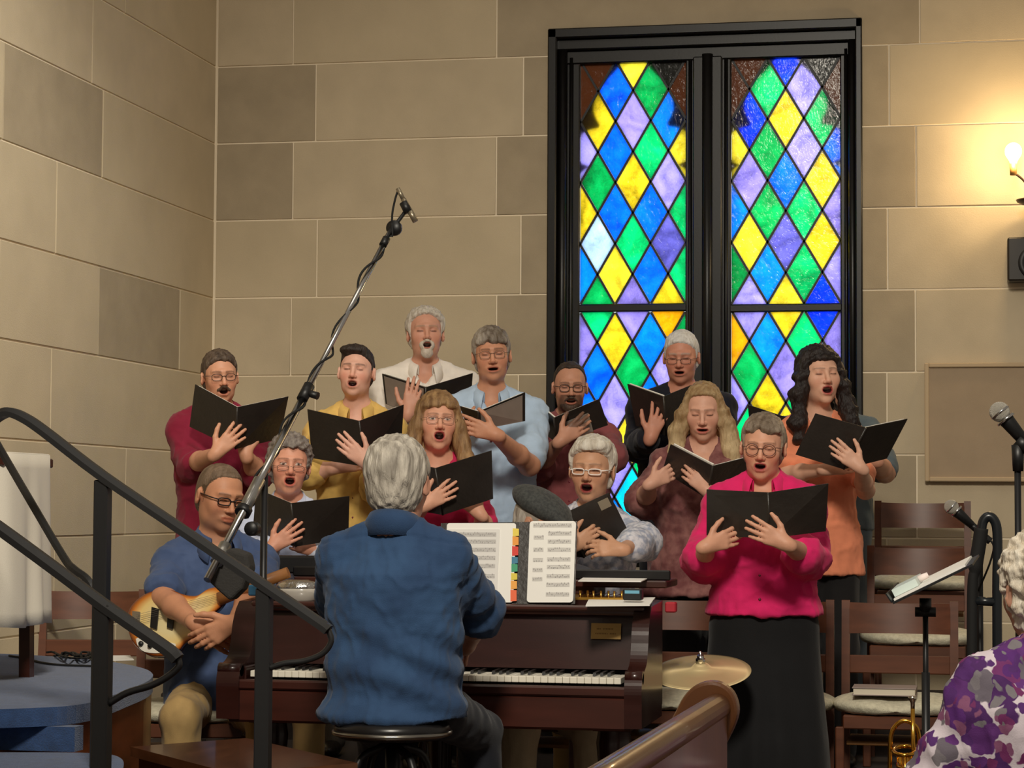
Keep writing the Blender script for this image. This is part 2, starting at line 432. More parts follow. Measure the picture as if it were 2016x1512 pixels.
# outer casing: stepped and beaded
LX = [(wx(1136), wx(1346)), (wx(1436), wx(1653))]          # glass openings
cs = MB()
def rail(a, b, c, d, yb, yf, ch=.006): cs.box((a, yf, c), (b, yb, d), ch)
yF = D+.02
GT = [wz(107, 1240), wz(104, 1545)]
for (a, b) in ((WX0, LX[0][0]), (LX[0][1], LX[1][0]), (LX[1][1], WX1)):
    w_ = b-a
    rail(a, b, WZ0, WZ1, D+.16, D+.07)
    rail(a+.0, a+w_*.30, WZ0, WZ1, D+.1, D-.012) if a == WX0 else None
    rail(b-w_*.30, b, WZ0, WZ1, D+.1, D-.012) if b == WX1 else None
    if a == LX[0][1]:
        rail(a+w_*.18, b-w_*.18, WZ0, WZ1-.16, D+.1, D+.03); cs.tube([((a+b)/2, D+.035, WZ0), ((a+b)/2, D+.035, WZ1-.15)], .028, 12)
        cs.tube([(a+.024, D+.07, WZ0), (a+.024, D+.07, WZ1-.17)], .010, 8); cs.tube([(b-.024, D+.07, WZ0), (b-.024, D+.07, WZ1-.17)], .010, 8)
    elif a == WX0:
        cs.tube([(a+w_*.45, D+.045, WZ0), (a+w_*.45, D+.045, WZ1-.1)], .024, 12); cs.tube([(a+w_*.72, D+.065, WZ0), (a+w_*.72, D+.065, WZ1-.14)], .011, 8)
    else:
        cs.tube([(b-w_*.45, D+.045, WZ0), (b-w_*.45, D+.045, WZ1-.1)], .022, 12); cs.tube([(b-w_*.74, D+.065, WZ0), (b-w_*.74, D+.065, WZ1-.14)], .010, 8)
rail(WX0, WX1, WZ1-.05, WZ1, D+.1, D-.012); rail(WX0+.03, WX1-.03, WZ1-.105, WZ1-.05, D+.1, D+.03)
rail(WX0+.03, WX1-.03, WZ1-.172, WZ1-.105, D+.16, D+.06)
cs.tube([(WX0+.06, D+.045, WZ1-.062), (WX1-.06, D+.045, WZ1-.062)], .012, 8)
rail(WX0, WX1, WZ0, WZ0+.08, D+.14, D+.0)
wbuild(cs, 'window_frame', FRAME)
tr = MB()
for k, (a, b) in enumerate(LX):
    zt = wz(603, (1240, 1545)[k]); tr.box((a-.01, D+.075, zt-.020), (b+.01, D+.13, zt+.020), .006)
wbuild(tr, 'transom', FRAME)
def glass(name, col, dark=.55, seed=0):
    m = bpy.data.materials.new(name); m.use_nodes = True; nt = m.node_tree; nt.nodes.clear()
    o = nt.nodes.new('ShaderNodeOutputMaterial'); mx = nt.nodes.new('ShaderNodeMixShader'); tb = nt.nodes.new('ShaderNodeBsdfTranslucent'); gl = nt.nodes.new('ShaderNodeBsdfGlossy')
    tc = nt.nodes.new('ShaderNodeTexCoord'); mp = nt.nodes.new('ShaderNodeMapping'); n1 = nt.nodes.new('ShaderNodeTexNoise'); n2 = nt.nodes.new('ShaderNodeTexNoise')
    mp.inputs['Location'].default_value = (seed*3.1, 0, seed*1.7)
    nt.links.new(tc.outputs['Object'], mp.inputs['Vector'])
    for n, sc, dt, ds in ((n1, 6.5, 6, 1.2), (n2, 42, 3, 2.5)):
        n.inputs['Scale'].default_value = sc; n.inputs['Detail'].default_value = dt; n.inputs['Distortion'].default_value = ds; nt.links.new(mp.outputs[0], n.inputs['Vector'])
    ad = nt.nodes.new('ShaderNodeMath'); ad.operation = 'MULTIPLY_ADD'; ad.inputs[1].default_value = .45; nt.links.new(n2.outputs['Fac'], ad.inputs[0]); nt.links.new(n1.outputs['Fac'], ad.inputs[2])
    rp = nt.nodes.new('ShaderNodeValToRGB'); rp.color_ramp.elements[0].position = .42; rp.color_ramp.elements[1].position = 1.02
    c = lin(col); hi = [min(1, x*1.25+.05) for x in c]
    rp.color_ramp.elements[0].color = (*[x*dark for x in c], 1); rp.color_ramp.elements[1].color = (*hi, 1)
    e = rp.color_ramp.elements.new(.70); e.color = (*c, 1)
    nt.links.new(ad.outputs[0], rp.inputs['Fac']); nt.links.new(rp.outputs[0], tb.inputs[0])
    gl.inputs['Roughness'].default_value = .12; gl.inputs['Color'].default_value = (.8, .8, .8, 1); mx.inputs[0].default_value = .025
    bp = nt.nodes.new('ShaderNodeBump'); bp.inputs['Strength'].default_value = .5; bp.inputs['Distance'].default_value = .004; nt.links.new(ad.outputs[0], bp.inputs['Height']); nt.links.new(bp.outputs[0], gl.inputs['Normal'])
    nt.links.new(tb.outputs[0], mx.inputs[1]); nt.links.new(gl.outputs[0], mx.inputs[2]); nt.links.new(mx.outputs[0], o.inputs[0]); return m
GL = {'b': [glass('glass_blue', (8, 148, 248), .55), glass('glass_azure', (12, 166, 246), .55, 2)], 'd': [glass('glass_deep_blue', (6, 110, 248), .6, 1)], 'c': [glass('glass_cyan', (60, 215, 238), .7, 1)],
      'g': [glass('glass_green', (10, 206, 148), .5, 2), glass('glass_jade', (20, 188, 128), .5, 5)], 'y': [glass('glass_yellow', (226, 206, 84), .5, 3), glass('glass_lemon', (232, 216, 100), .55, 6)], 'o': [glass('glass_amber', (232, 186, 46), .65, 3)],
      'v': [glass('glass_lilac', (184, 174, 226), .5, 4), glass('glass_mauve', (176, 164, 216), .5, 7)], 'w': [glass('glass_pale', (196, 212, 232), .7, 5)], 'e': [glass('glass_violet', (142, 138, 196), .6, 4)], 'k': [glass('glass_roomlit_brown', (120, 84, 48), .6, 4)], 't': [glass('glass_roomlit_clear', (150, 150, 146), .4, 4)]}
ROWS = [  # diamonds by row and half-column, top row first
 {0: 'kyt', 1: 'kbgk', 2: 'yvb', 3: 'vbgy', 4: 'gyv', 5: 'ybbg', 6: 'wge', 7: 'bybg', 8: 'gvy', 9: 'gvo', 10: 'vybg', 11: 'bgv', 12: 'bvbg', 13: 'gyv', 14: 'yvgb', 15: 'vcb', 16: 'gbyv', 17: 'byg'},
 {0: 'kdt', 1: 'kgvk', 2: 'dyg', 3: 'ygvb', 4: 'vby', 5: 'bggv', 6: 'yey', 7: 'gbgv', 8: 'vyd', 9: 'vyd', 10: 'obgv', 11: 'gvb', 12: 'vygb', 13: 'gyv', 14: 'byvg', 15: 'vgb', 16: 'gbyv', 17: 'yvg'}]
def clip_poly(poly, axis, val, keep_less):
    out = []
    for i in range(len(poly)):
        a, b = poly[i], poly[(i+1) % len(poly)]
        ia = (a[axis] <= val) == keep_less or a[axis] == val; ib = (b[axis] <= val) == keep_less or b[axis] == val
        if ia: out.append(a)
        if ia != ib:
            t = (val-a[axis])/(b[axis]-a[axis]); out.append((a[0]+(b[0]-a[0])*t, a[1]+(b[1]-a[1])*t))
    return out
lead = MB(); rg = random.Random(11)
GY = D+.098
for m_ in GL['k']+GL['t']:     # dark-backed corner panes: reflected room light put in as a diffuse colour
    nt = m_.node_tree; mxn = [n for n in nt.nodes if n.type == 'MIX_SHADER'][0]; tbn = [n for n in nt.nodes if n.type == 'BSDF_TRANSLUCENT'][0]
    df = nt.nodes.new('ShaderNodeBsdfDiffuse'); m2 = nt.nodes.new('ShaderNodeMixShader'); m2.inputs[0].default_value = .45
    df.inputs[0].default_value = (*lin((150, 84, 44) if m_ in GL['k'] else (52, 54, 50)), 1)
    nt.links.new(tbn.outputs[0], m2.inputs[1]); nt.links.new(df.outputs[0], m2.inputs[2]); nt.links.new(m2.outputs[0], mxn.inputs[1])
for k, (a, b) in enumerate(LX):
    u0 = (1240, 1545)[k]; zt = wz(603, u0); z_top = GT[k]
    hwid = (b-a)/6; hz_ = (wz(171 if k == 0 else 166, u0)-wz(597 if k == 0 else 594, u0))/7
    zr0 = wz(171 if k == 0 else 166, u0)+hz_
    for j in range(0, 18):
        low = j >= 9
        zc_ = zr0-hz_*j+(hz_*.80 if low else 0)         # the lower sash starts its own lattice
        zmin, zmax = (WZ0+.08, zt-.02) if low else (zt+.02, z_top)
        cols = ROWS[k][j]; cs_ = [i for i in range(0, 7) if (i+j+(1 if low else 0)*0) % 2 == 1]
        if low: cs_ = [i for i in range(0, 7) if (i+j) % 2 == 0]
        if (len(cs_) == 4) != (len(cols) == 4): cols = (cols+'bgyv')[:len(cs_)]
        for i, ch in zip(cs_, cols):
            if j == 9: zc_use = zr0-hz_*8+(-.0) - (0)
            cx_ = a+hwid*i; g = .0065
            poly = [(cx_, zc_+hz_-g*1.9), (cx_+hwid-g*1.1, zc_), (cx_, zc_-hz_+g*1.9), (cx_-hwid+g*1.1, zc_)]
            for ax, val, le in ((0, b-.001, True), (0, a+.001, False), (1, zmax, True), (1, zmin, False)):
                poly = clip_poly(poly, ax, val, le)
                if len(poly) < 3: break
            if len(poly) < 3: continue
            q = MB(); q.prism([(x, GY, z) for x, z in poly], (0, .005, 0))
            o = wbuild(q, 'pane', rg.choice(GL[ch]))
    # lead cames
    for low in (0, 1):
        zmin, zmax = (WZ0+.08, zt-.02) if low else (zt+.02, z_top)
        base = zr0+(hz_*.80-hz_ if low else 0)
        for s_ in (-1, 1):
            for n in range(-22, 26, 2):
                # z = base + hz_*(n) + s_*hz_*(x-a)/hwid
                pts = []
                for t in np.linspace(0, 6, 61):
                    z = base+hz_*n+s_*hz_*t
                    if zmin-.001 <= z <= zmax+.001: pts.append((a+hwid*t, z))
                if len(pts) < 2: continue
                p0, p1 = pts[0], pts[-1]; dx, dz = p1[0]-p0[0], p1[1]-p0[1]; L_ = math.hypot(dx, dz); nx, nz = -dz/L_*.0055, dx/L_*.0055
                p0 = (p0[0]-dx/L_*.01, p0[1]-dz/L_*.01); p1 = (p1[0]+dx/L_*.01, p1[1]+dz/L_*.01)
                lead.prism([(p0[0]+nx, GY-.004, p0[1]+nz), (p1[0]+nx, GY-.004, p1[1]+nz), (p1[0]-nx, GY-.004, p1[1]-nz), (p0[0]-nx, GY-.004, p0[1]-nz)], (0, .013, 0))
wbuild(lead, 'lead_came', LEAD)
# stone tracery outside the glass: each lancet ends in a cusped arch
PROF = [(104, 2), (108, 10), (112, 18), (120, 27), (130, 34), (150, 53), (165, 64), (178, 71), (195, 78), (210, 79), (226, 73), (238, 66), (244, 69), (248, 88), (254, 100), (262, 107), (304, 107), (313, 103), (320, 88), (326, 96), (335, 107), (345, 112), (1100, 112)]
tracery = MB(); TY = D+.1065
for k, (a, b) in enumerate(LX):
    u0 = (1240, 1545)[k]; dv = (0, -4)[k]; cx_ = wx(1241 if k == 0 else 1544); sc_ = (b-a)/(2*105.0)
    vs = []; n = len(PROF)
    rows = [(wz(60, u0), .0)]+[(wz(v+dv, u0), hw_*sc_) for v, hw_ in PROF]
    for (z, hw_) in rows: vs += [(a-.06, TY, z), (max(a-.06, cx_-hw_), TY, z), (min(b+.06, cx_+hw_), TY, z), (b+.06, TY, z)]
    fs = []
    for r in range(len(rows)-1):
        fs += [(4*r, 4*r+1, 4*r+5, 4*r+4), (4*r+2, 4*r+3, 4*r+7, 4*r+6)]
    tracery.add(vs, fs); tracery.add([(x, y+.06, z) for x, y, z in vs], fs)
    tracery.strip([[(vs[4*r+1][0], TY, vs[4*r+1][2]), (vs[4*r+1][0], TY+.06, vs[4*r+1][2])] for r in range(len(rows))], False)
    tracery.strip([[(vs[4*r+2][0], TY, vs[4*r+2][2]), (vs[4*r+2][0], TY+.06, vs[4*r+2][2])] for r in range(len(rows))], False)
wbuild(tracery, 'tracery', mat('tracery_stone', (58, 48, 38), .9))
# acoustic panel, wall lamp, dark box on the wall
pn = empty('acoustic_panel', P(1930, 945, D), 0, 'flat beige framed panel mounted low on the stone wall', 'panel')
a = P(1821, 948, D); b = P(2070, 714, D); off = Vector(pn.location)
px0, px1, pz0, pz1 = a[0], b[0]+.2, a[2], b[2]
PANEL = mat('panel_fabric', (171, 150, 124), .95, var=.05, vscale=7, bump=.15, bscale=400)
PFR = mat('panel_frame', (196, 172, 138), .8)
m_ = MB(); m_.box((px0+.02, D-.028, pz0+.02), (px1-.02, D-.002, pz1-.02)); o = m_.build('panel_face', PANEL, pn); o.location = -off
m_ = MB()
for q in (((px0, D-.042, pz0), (px0+.022, D-.002, pz1)), ((px1-.022, D-.042, pz0), (px1, D-.002, pz1)), ((px0+.022, D-.042, pz0), (px1-.022, D-.002, pz0+.022)), ((px0+.022, D-.042, pz1-.022), (px1-.022, D-.002, pz1))): m_.box(*q, .004)
o = m_.build('panel_frame', PFR, pn); o.location = -off
# ------------------------------------------------------------------ people
def rotm(yaw, pitch, roll):
    y, p, r = math.radians(yaw), math.radians(pitch), math.radians(roll)
    Rz = np.array([[math.cos(y), -math.sin(y), 0], [math.sin(y), math.cos(y), 0], [0, 0, 1]])
    Rx = np.array([[1, 0, 0], [0, math.cos(p), -math.sin(p)], [0, math.sin(p), math.cos(p)]])
    Ry = np.array([[math.cos(r), 0, math.sin(r)], [0, 1, 0], [-math.sin(r), 0, math.cos(r)]])
    return Rz@Rx@Ry
SKIN = mat('skin', (200, 150, 120), 0.5, vcol=True, var=0.08, vscale=40, bump=0.06, bscale=220, spec=0.35)
def skinmat(): return SKIN
def mix(a, b, t):
    return a*(1-t[:, None])+np.asarray(b)[None, :]*t[:, None]
def sst(e0, e1, x):
    t = np.clip((x-e0)/(e1-e0), 0, 1); return t*t*(3-2*t)
def hand_prims(F, W, d, n, t, s=1.0, curl=.35, spread=.10, tc=0.0):
    d = nrm(d); n = nrm(n-d*np.dot(n, d)); t = np.cross(n, d)*(1 if np.dot(np.cross(n, d), t) > 0 else -1)
    al = [.084, .089, .085, .076]; sd = [.0295, .0105, -.009, -.0270]
    F.op(cap(W-d*.02, W+d*.03*s, .0225*s, .0225*s), .02)
    for j in range(4):
        b = W+d*.02*s+t*sd[j]*.55*s; m = W+d*al[j]*s+t*sd[j]*s
        F.op(cap(b, m, .0145*s, .0115*s), .012)
    F.op(cap(W+d*.015*s+t*.016*s, W+d*.045*s+t*.026*s-n*.008*s, .015*s, .013*s), .012)
    ln = [[.040, .024, .020], [.044, .028, .021], [.041, .026, .020], [.032, .020, .018]]
    for j in range(4):
        q = W+d*al[j]*s+t*sd[j]*s; a = spread*.8*(1.5, .5, -.45, -1.4)[j]
        f = nrm(d*math.cos(a)+t*math.sin(a)); ang = 0.0; r = .0099*s if j < 3 else .0087*s
        for m in range(3):
            ang += curl*(.55, 1.0, .7)[m]*(1+.12*(j-1.5)*.5)
            e = q+(f*math.cos(ang)-n*math.sin(ang))*ln[j][m]*s
            F.op(cap(q, e, r, r*.90), .0035); q = e; r *= .90
    q = W+d*.022*s+t*.024*s
    for m, (ct, cd, cn, L, r0, r1) in enumerate(((.72, .66, -.15, .042, .0140, .0118), (.52-.3*tc, .82, -.12-.2*tc, .034, .0115, .0102), (.38-.5*tc, .90, -.10-.3*tc, .026, .0100, .0082))):
        e = q+nrm(t*ct+d*cd+n*cn)*L*s; F.op(cap(q, e, r0*s, r1*s), .006); q = e
def hairline(y, line):
    return np.interp(y, [p[0] for p in line], [p[1] for p in line])
LINE_MAN = [(-.12, -.085), (-.03, -.070), (-.012, -.03), (.012, -.028), (.03, .035), (.055, .062), (.075, .082), (.10, .085)]
LINE_HIGH = [(-.12, -.085), (-.03, -.070), (-.012, -.03), (.010, -.025), (.022, .050), (.035, .085), (.05, .100), (.10, .13)]
LINE_WOMAN = [(-.12, -.095), (-.03, -.080), (-.008, -.045), (.02, -.04), (.035, .030), (.055, .052), (.075, .062), (.10, .06)]
class Person: pass
def person(label, u, vt, Y, floor=0.0, turn=0, head=(0, 0, 0), hs=1.0, build=1.0, fem=False, skin=(206, 152, 122), belly=0.0,
           hair=None, brow=(70, 52, 40), glasses=None, mouth=.5, lipc=None, stub=None, beard=None, eyes='down', arms=None,
           top=None, legs=None, group='choir singers', cat='person', lean=0.0, neck=1.0, hcy=0.012, seat=None, fwd=None, shw=1.0, name='person', cheek=.35, topless_grid=None):
    p = Person(); crown = P(u, vt, Y)
    f = nrm([CAM[0]-crown[0], CAM[1]-crown[1], 0]); rz = math.atan2(-f[0], f[1])+math.radians(turn)
    if fwd is not None: rz = math.atan2(-fwd[0], fwd[1])
    H = crown[2]-floor; p.H = H; p.rz = rz; p.base = np.array([crown[0], crown[1], floor])
    c, s_ = math.cos(-rz), math.sin(-rz)
    def w2l(q):
        q = np.asarray(q, float)-p.base; return np.array([c*q[0]-s_*q[1], s_*q[0]+c*q[1], q[2]])
    def w2ld(q): return np.array([c*q[0]-s_*q[1], s_*q[0]+c*q[1], q[2]])
    p.w2l = w2l
    root = empty(name, p.base, rz, label, cat, group); p.root = root
    hh = .12 if hair and hair.get('bald') else .127
    HC = np.array([0.0, hcy, H-hh*hs]); A = rotm(*head); p.HC = HC; p.A = A; p.hs = hs
    T = lambda q: HC+A@(np.asarray(q, float)*hs)
    M = A.T; R = lambda *r: np.array(r, float)*hs
    w = build*(.93 if fem else 1.0); sw = w*shw
    nb = HC[2]-.168*hs*neck; shz = nb-.052; p.nb = nb          # neck base and shoulder height
    jx = (.152 if fem else .172)*sw; yb = -.015-lean*.0
    cz = lambda z: -.02+lean*(z/ max(.1, shz))                  # torso centre line, forward lean
    hipz = .50*H if seat is None else seat+.09
    L = shz-hipz
    wa = (.148 if fem else .158)*w; hp = (.180 if fem else .168)*w; ch = (.158 if fem else .176)*w
    TL = [(hipz-.02, hp, .118*w+belly*.5, cz(hipz)), (hipz+.12*L, hp*.99, .118*w+belly*.8, cz(hipz)+belly*.3), (hipz+.38*L, wa+belly*.5, .106*w+belly, cz(hipz+.38*L)+belly*.5),
          (hipz+.66*L, ch, .120*w+belly*.4, cz(hipz+.66*L)+.006+belly*.2), (hipz+.84*L, ch*1.02, .112*w, cz(hipz+.84*L)), (shz-.005, ch*.86, .080*w, cz(shz)-.004), (shz+.035, .075, .062, cz(shz)-.006)]
    shy = cz(shz)-.008
    p.shz = shz; p.TL = TL; p.cz = cz; p.hipz = hipz
    # ---- arms
    AR = []
    for a in (arms or []):
        sd = a['side']; S = np.array([sd*jx, shy, shz-.022])
        W = w2l(P(*a['w']))
        l1, l2 = .166*H*a.get('ls', 1), .142*H*a.get('ls', 1)
        if seat is not None: l1, l2 = .285*a.get('ls', 1)*hs, .25*a.get('ls', 1)*hs
        if 'e' in a: E = w2l(P(*a['e']))
        else:
            v = W-S; D = np.linalg.norm(v); k = max(1.0, D/(l1+l2-.006)); l1 *= k; l2 *= k
            ax = v/D; pole = np.array(a.get('pole', (sd*.45, -.35, -1.0))); pole = nrm(pole-ax*np.dot(pole, ax))
            q = (l1*l1-l2*l2+D*D)/(2*D); E = S+ax*q+pole*math.sqrt(max(0, l1*l1-q*q))
        AR.append((a, S, E, W))
    p.AR = AR; ars = 1.0*(.88 if fem else 1.0)*w**.5
    def armprims(F, off=0.0, k=.02, upto=2.0, arm=None, flare=0.0):
        for a, S, E, W in AR:
            if arm is not None and a is not arm: continue
            up = min(1.0, upto); E1 = S+(E-S)*up
            F.op(cap(S, E1, .051*ars+off, .042*ars+off+flare*up), k)
            if upto > 1.0:
                t = min(1.0, upto-1.0); m = E+(W-E)*min(.35, t)
                F.op(cap(E, m, .042*ars+off+flare*.8, .041*ars+off+flare*.8), k)
                if t > .35: F.op(cap(m, E+(W-E)*t, .041*ars+off+flare*.8, .041*ars+(-.0145*ars)*(t-.35)/.65+off+flare), k)
    # ---- skin body: head, neck, trunk, arms and hands in one surface
    zlo = hipz+.25*L
    hz = []
    for a, S, E, W in AR:
        zlo = min(zlo, W[2]-.12, E[2]-.07)
    if topless_grid: zlo = topless_grid
    allp = [q for a, S, E, W in AR for q in (S, E, W)]+[np.array([jx+.02, .1, 1]), np.array([-jx-.02, -.14, 1])]
    xs = [q[0] for q in allp]; ys = [q[1] for q in allp]
    mx = .17
    lo = (min(min(xs)-mx, -.24), min(min(ys)-mx, -.19)); hi = (max(max(xs)+mx, .24), max(max(ys)+mx, .17))
    z = zlo; zs = []
    hb = [(W[2]-.16, W[2]+.17) for a, S, E, W in AR]+[(HC[2]-.15*hs, H+.02)]
    while z < H+.03:
        zs.append(z); z += .0042 if any(b0 <= z <= b1 for b0, b1 in hb) else .0085
    F = Fld((*lo, 0), (*hi, 1), .0045, zs)
    F.op(loft(TL), .03)
    for sd in (-1, 1):
        F.op(cap((sd*.035, shy, nb+.012), (sd*(jx-.01), shy, shz-.008), .040, .046*ars), .035)
        if fem and top and top.get('bust', 1): F.op(ell((sd*.068*w, cz(hipz+.66*L)+.085*w, hipz+.68*L), (.066, .058, .064)), .04)
    if seat is not None:
        pass
    armprims(F, 0, .02)
    mo = mouth
    # neck
    F.op(cap(T((0, -.022, -.045)), (0, shy+.004, nb-.02), .054*hs*(.90 if fem else 1.0), .060*hs*(.88 if fem else 1.0)), .03)
    # head
    F.op(ell(T((0, -.014, .036)), R(.0775, .097, .081), M), .02)
    F.op(ell(T((0, .014, -.024)), R(.0665 if not fem else .0635, .077, .088), M), .03)
    jd = -.010*mo
    F.op(ell(T((0, .030, -.070+jd*.6)), R(.054 if not fem else .049, .052, .041), M), .03)
    F.op(ell(T((0, .070, -.096+jd)), R(.021, .017, .017), M), .022)
    for sd in (-1, 1):
        F.op(ell(T((sd*.041, .060, -.020)), R(.024, .020, .026), M), .03)
        F.op(ell(T((sd*.0835, -.012, -.006)), R(.0085, .019, .031), rotm(sd*-24, 0, 0).T@M), .008); F.op(ell(T((sd*.094, -.008, -.004)), R(.006, .010, .018), M), .006, 's')
        F.op(cap(T((sd*.010, .089, .027)), T((sd*.044, .074, .026)), .0105*hs*(.7 if fem else 1), .009*hs*(.7 if fem else 1)), .014)
        F.op(ell(T((sd*.031, .099, .006)), R(.0165, .0135, .0110), M), .010, 's')
        F.op(ell(T((sd*.031, .0765, .006)), R(.0150, .0135, .0125), M), .003)      # eyeball under its lids
    F.op(cap(T((0, .086, .020)), T((0, .108, -.026)), .0075*hs, .0105*hs), .010)
    F.op(ell(T((0, .110, -.029)), R(.0105, .0095, .0085), M), .006)
    for sd in (-1, 1): F.op(ell(T((sd*.0125, .098, -.033)), R(.0078, .010, .0072), M), .005)
    mz = -.062+jd*.45; mh = .0032+.0128*mo; mw = .0235-.004*mo*(1 if mo > .4 else 0)
    F.op(ell(T((0, .082, mz)), R(mw+.007, .014, mh+.007), M), .014)
    F.op(ell(T((0, .096, mz+mh*.9+.0035)), R(mw*.95, .0065, .0050), M), .006)
    F.op(ell(T((0, .094, mz-mh*.9-.0045)), R(mw*.85, .0075, .0062), M), .006)
    if mo > .12: F.op(ell(T((0, .098, mz)), R(mw, .034, mh), M), .004, 's')
    else: F.op(cap(T((-mw, .101, mz)), T((mw, .101, mz)), .0022*hs), .004, 's')
    for a, S, E, W in AR:
        d = a['d']; dw = CR*d[0]-CU*d[1]+CF*d[2]; tw = CR*a['t'][0]-CU*a['t'][1]
        nn = a.get('n', (0, 0, -1)); nw = CR*nn[0]-CU*nn[1]+CF*nn[2]
        hand_prims(F, W, w2ld(dw), w2ld(nw), w2ld(tw), (.86 if fem else .95)*a.get('hs', 1), a.get('curl', .3), a.get('spread', .1), a.get('tc', 0))
    sk = np.array(lin(skin)); lip = np.array(lin(lipc)) if lipc else sk*(np.array([.72, .36, .38]) if fem else np.array([.72, .50, .50]))
    hc = np.array(lin(hair['c'])) if hair else sk
    line = (hair or {}).get('line', LINE_MAN)
    def colfn(V, N):
        q = ((V-HC)@A)/hs; x, y, zz = q[:, 0], q[:, 1], q[:, 2]; ax = np.abs(x)
        C = np.repeat(sk[None, :], len(V), 0)
        inh = (ax < .1) & (y > .02) & (zz > -.13) & (zz < .13)
        red = np.exp(-((ax-.042)/.022)**2-((zz+.03)/.024)**2)*(y > .02)+np.exp(-(x/.014)**2-((zz+.03)/.012)**2)*(y > .08)
        C = mix(C, sk*np.array([1.0, .72, .68]), np.clip(red*cheek*1.2, 0, 1)*inh)
        if stub: # stubble or shaved shadow, also short beards
            b = sst(.105, .085, np.sqrt((x/.62)**2+((zz+.085)*.9)**2)/.62*.62+.0)*(y > -.01)*(zz < -.032)
            m2 = np.maximum(b, ((ax < .034) & (zz < -.036) & (y > .05)).astype(float))
            C = mix(C, np.array(lin(stub[0])), m2*stub[1]*(zz > -.16))
        e = np.sqrt((x/(mw+.0035))**2+((zz-mz)/(mh+.0075))**2); fr = (y > .045) & (ax < .06)
        C = mix(C, lip, sst(1.12, .92, e)*fr)
        if mo > .12:
            e2 = np.sqrt((x/(mw*.98))**2+((zz-mz)/(mh*.98))**2)
            C = mix(C, np.array(lin((52, 20, 18))), sst(1.02, .86, e2)*fr)
            if mo > .3:
                th = ((np.abs(zz-(mz+mh*.62)) < .0028) & (ax < mw*.62) & (y > .05)).astype(float)*fr
                C = mix(C, np.array(lin((214, 200, 180))), th*.75)
        for sd in (-1, 1):
            ex = x-sd*.031; ez = zz-.006
            k = np.sqrt((ex/.0165)**2+(ez/.0100)**2)*1.0
            C = mix(C, sk*np.array([.84, .72, .68]), sst(1.5, .8, k)*inh*.7)
            if eyes == 'down':
                ln_ = np.exp(-((ez+.0042-ex*ex*9)/.0022)**2)*(np.abs(ex) < .0150); C = mix(C, np.array(lin((40, 26, 20))), np.clip(ln_, 0, 1)*inh)
            else:
                op = sst(1.05, .85, np.sqrt((ex/.0135)**2+((ez+.0012)/.0046)**2))
                C = mix(C, np.array(lin((205, 190, 178))), op*inh)
                ir = sst(.0062, .0048, np.sqrt(ex**2+(ez+.0008)**2)); C = mix(C, np.array(lin((48, 34, 26))), ir*op*inh)
                ln_ = np.exp(-((ez-.0056+ex*ex*14)/.0018)**2)*(np.abs(ex) < .0150); C = mix(C, np.array(lin((45, 30, 24))), np.clip(ln_, 0, 1)*inh*.9)
            bx = ax-.030; bz = zz-(.0275-bx*bx*5.0)
            bw = np.exp(-(bz/(.0030 if fem else .0042))**4)*(np.abs(bx) < .021)*(x*sd > 0)
            C = mix(C, np.array(lin(brow)), np.clip(bw, 0, 1)*(.55 if fem else .65)*inh)
        if hair and not hair.get('bald'):
            ins = (zz > hairline(y, line)+.004) & (ax < .1) & (zz > -.09) & (((y+.012)/.024)**2+((zz+.006)/.036)**2 > 1)
            C = mix(C, hc*.8, ins.astype(float))
        return C
    fmesh('body', F, SKIN, root, colfn=colfn)
    # ---- hair, beard, glasses (in head space)
    def place(o):
        if o is None: return None
        Mt = Matrix.Identity(4)
        for i in range(3):
            for j in range(3): Mt[i][j] = A[i][j]*hs
        Mt.translation = V3(HC); o.matrix_local = Mt; return o
    p.place = place
    if hair: make_hair(p, hair, root, place)
    if beard: make_beard(p, beard, root, place, mw, mh, mz)
    if glasses: make_glasses(p, glasses, root, place)
    # ---- clothes
    if top: make_top(p, top, root, armprims, fem, w, jx, shy)
    if legs: make_legs(p, legs, root, fem, w)
    return p
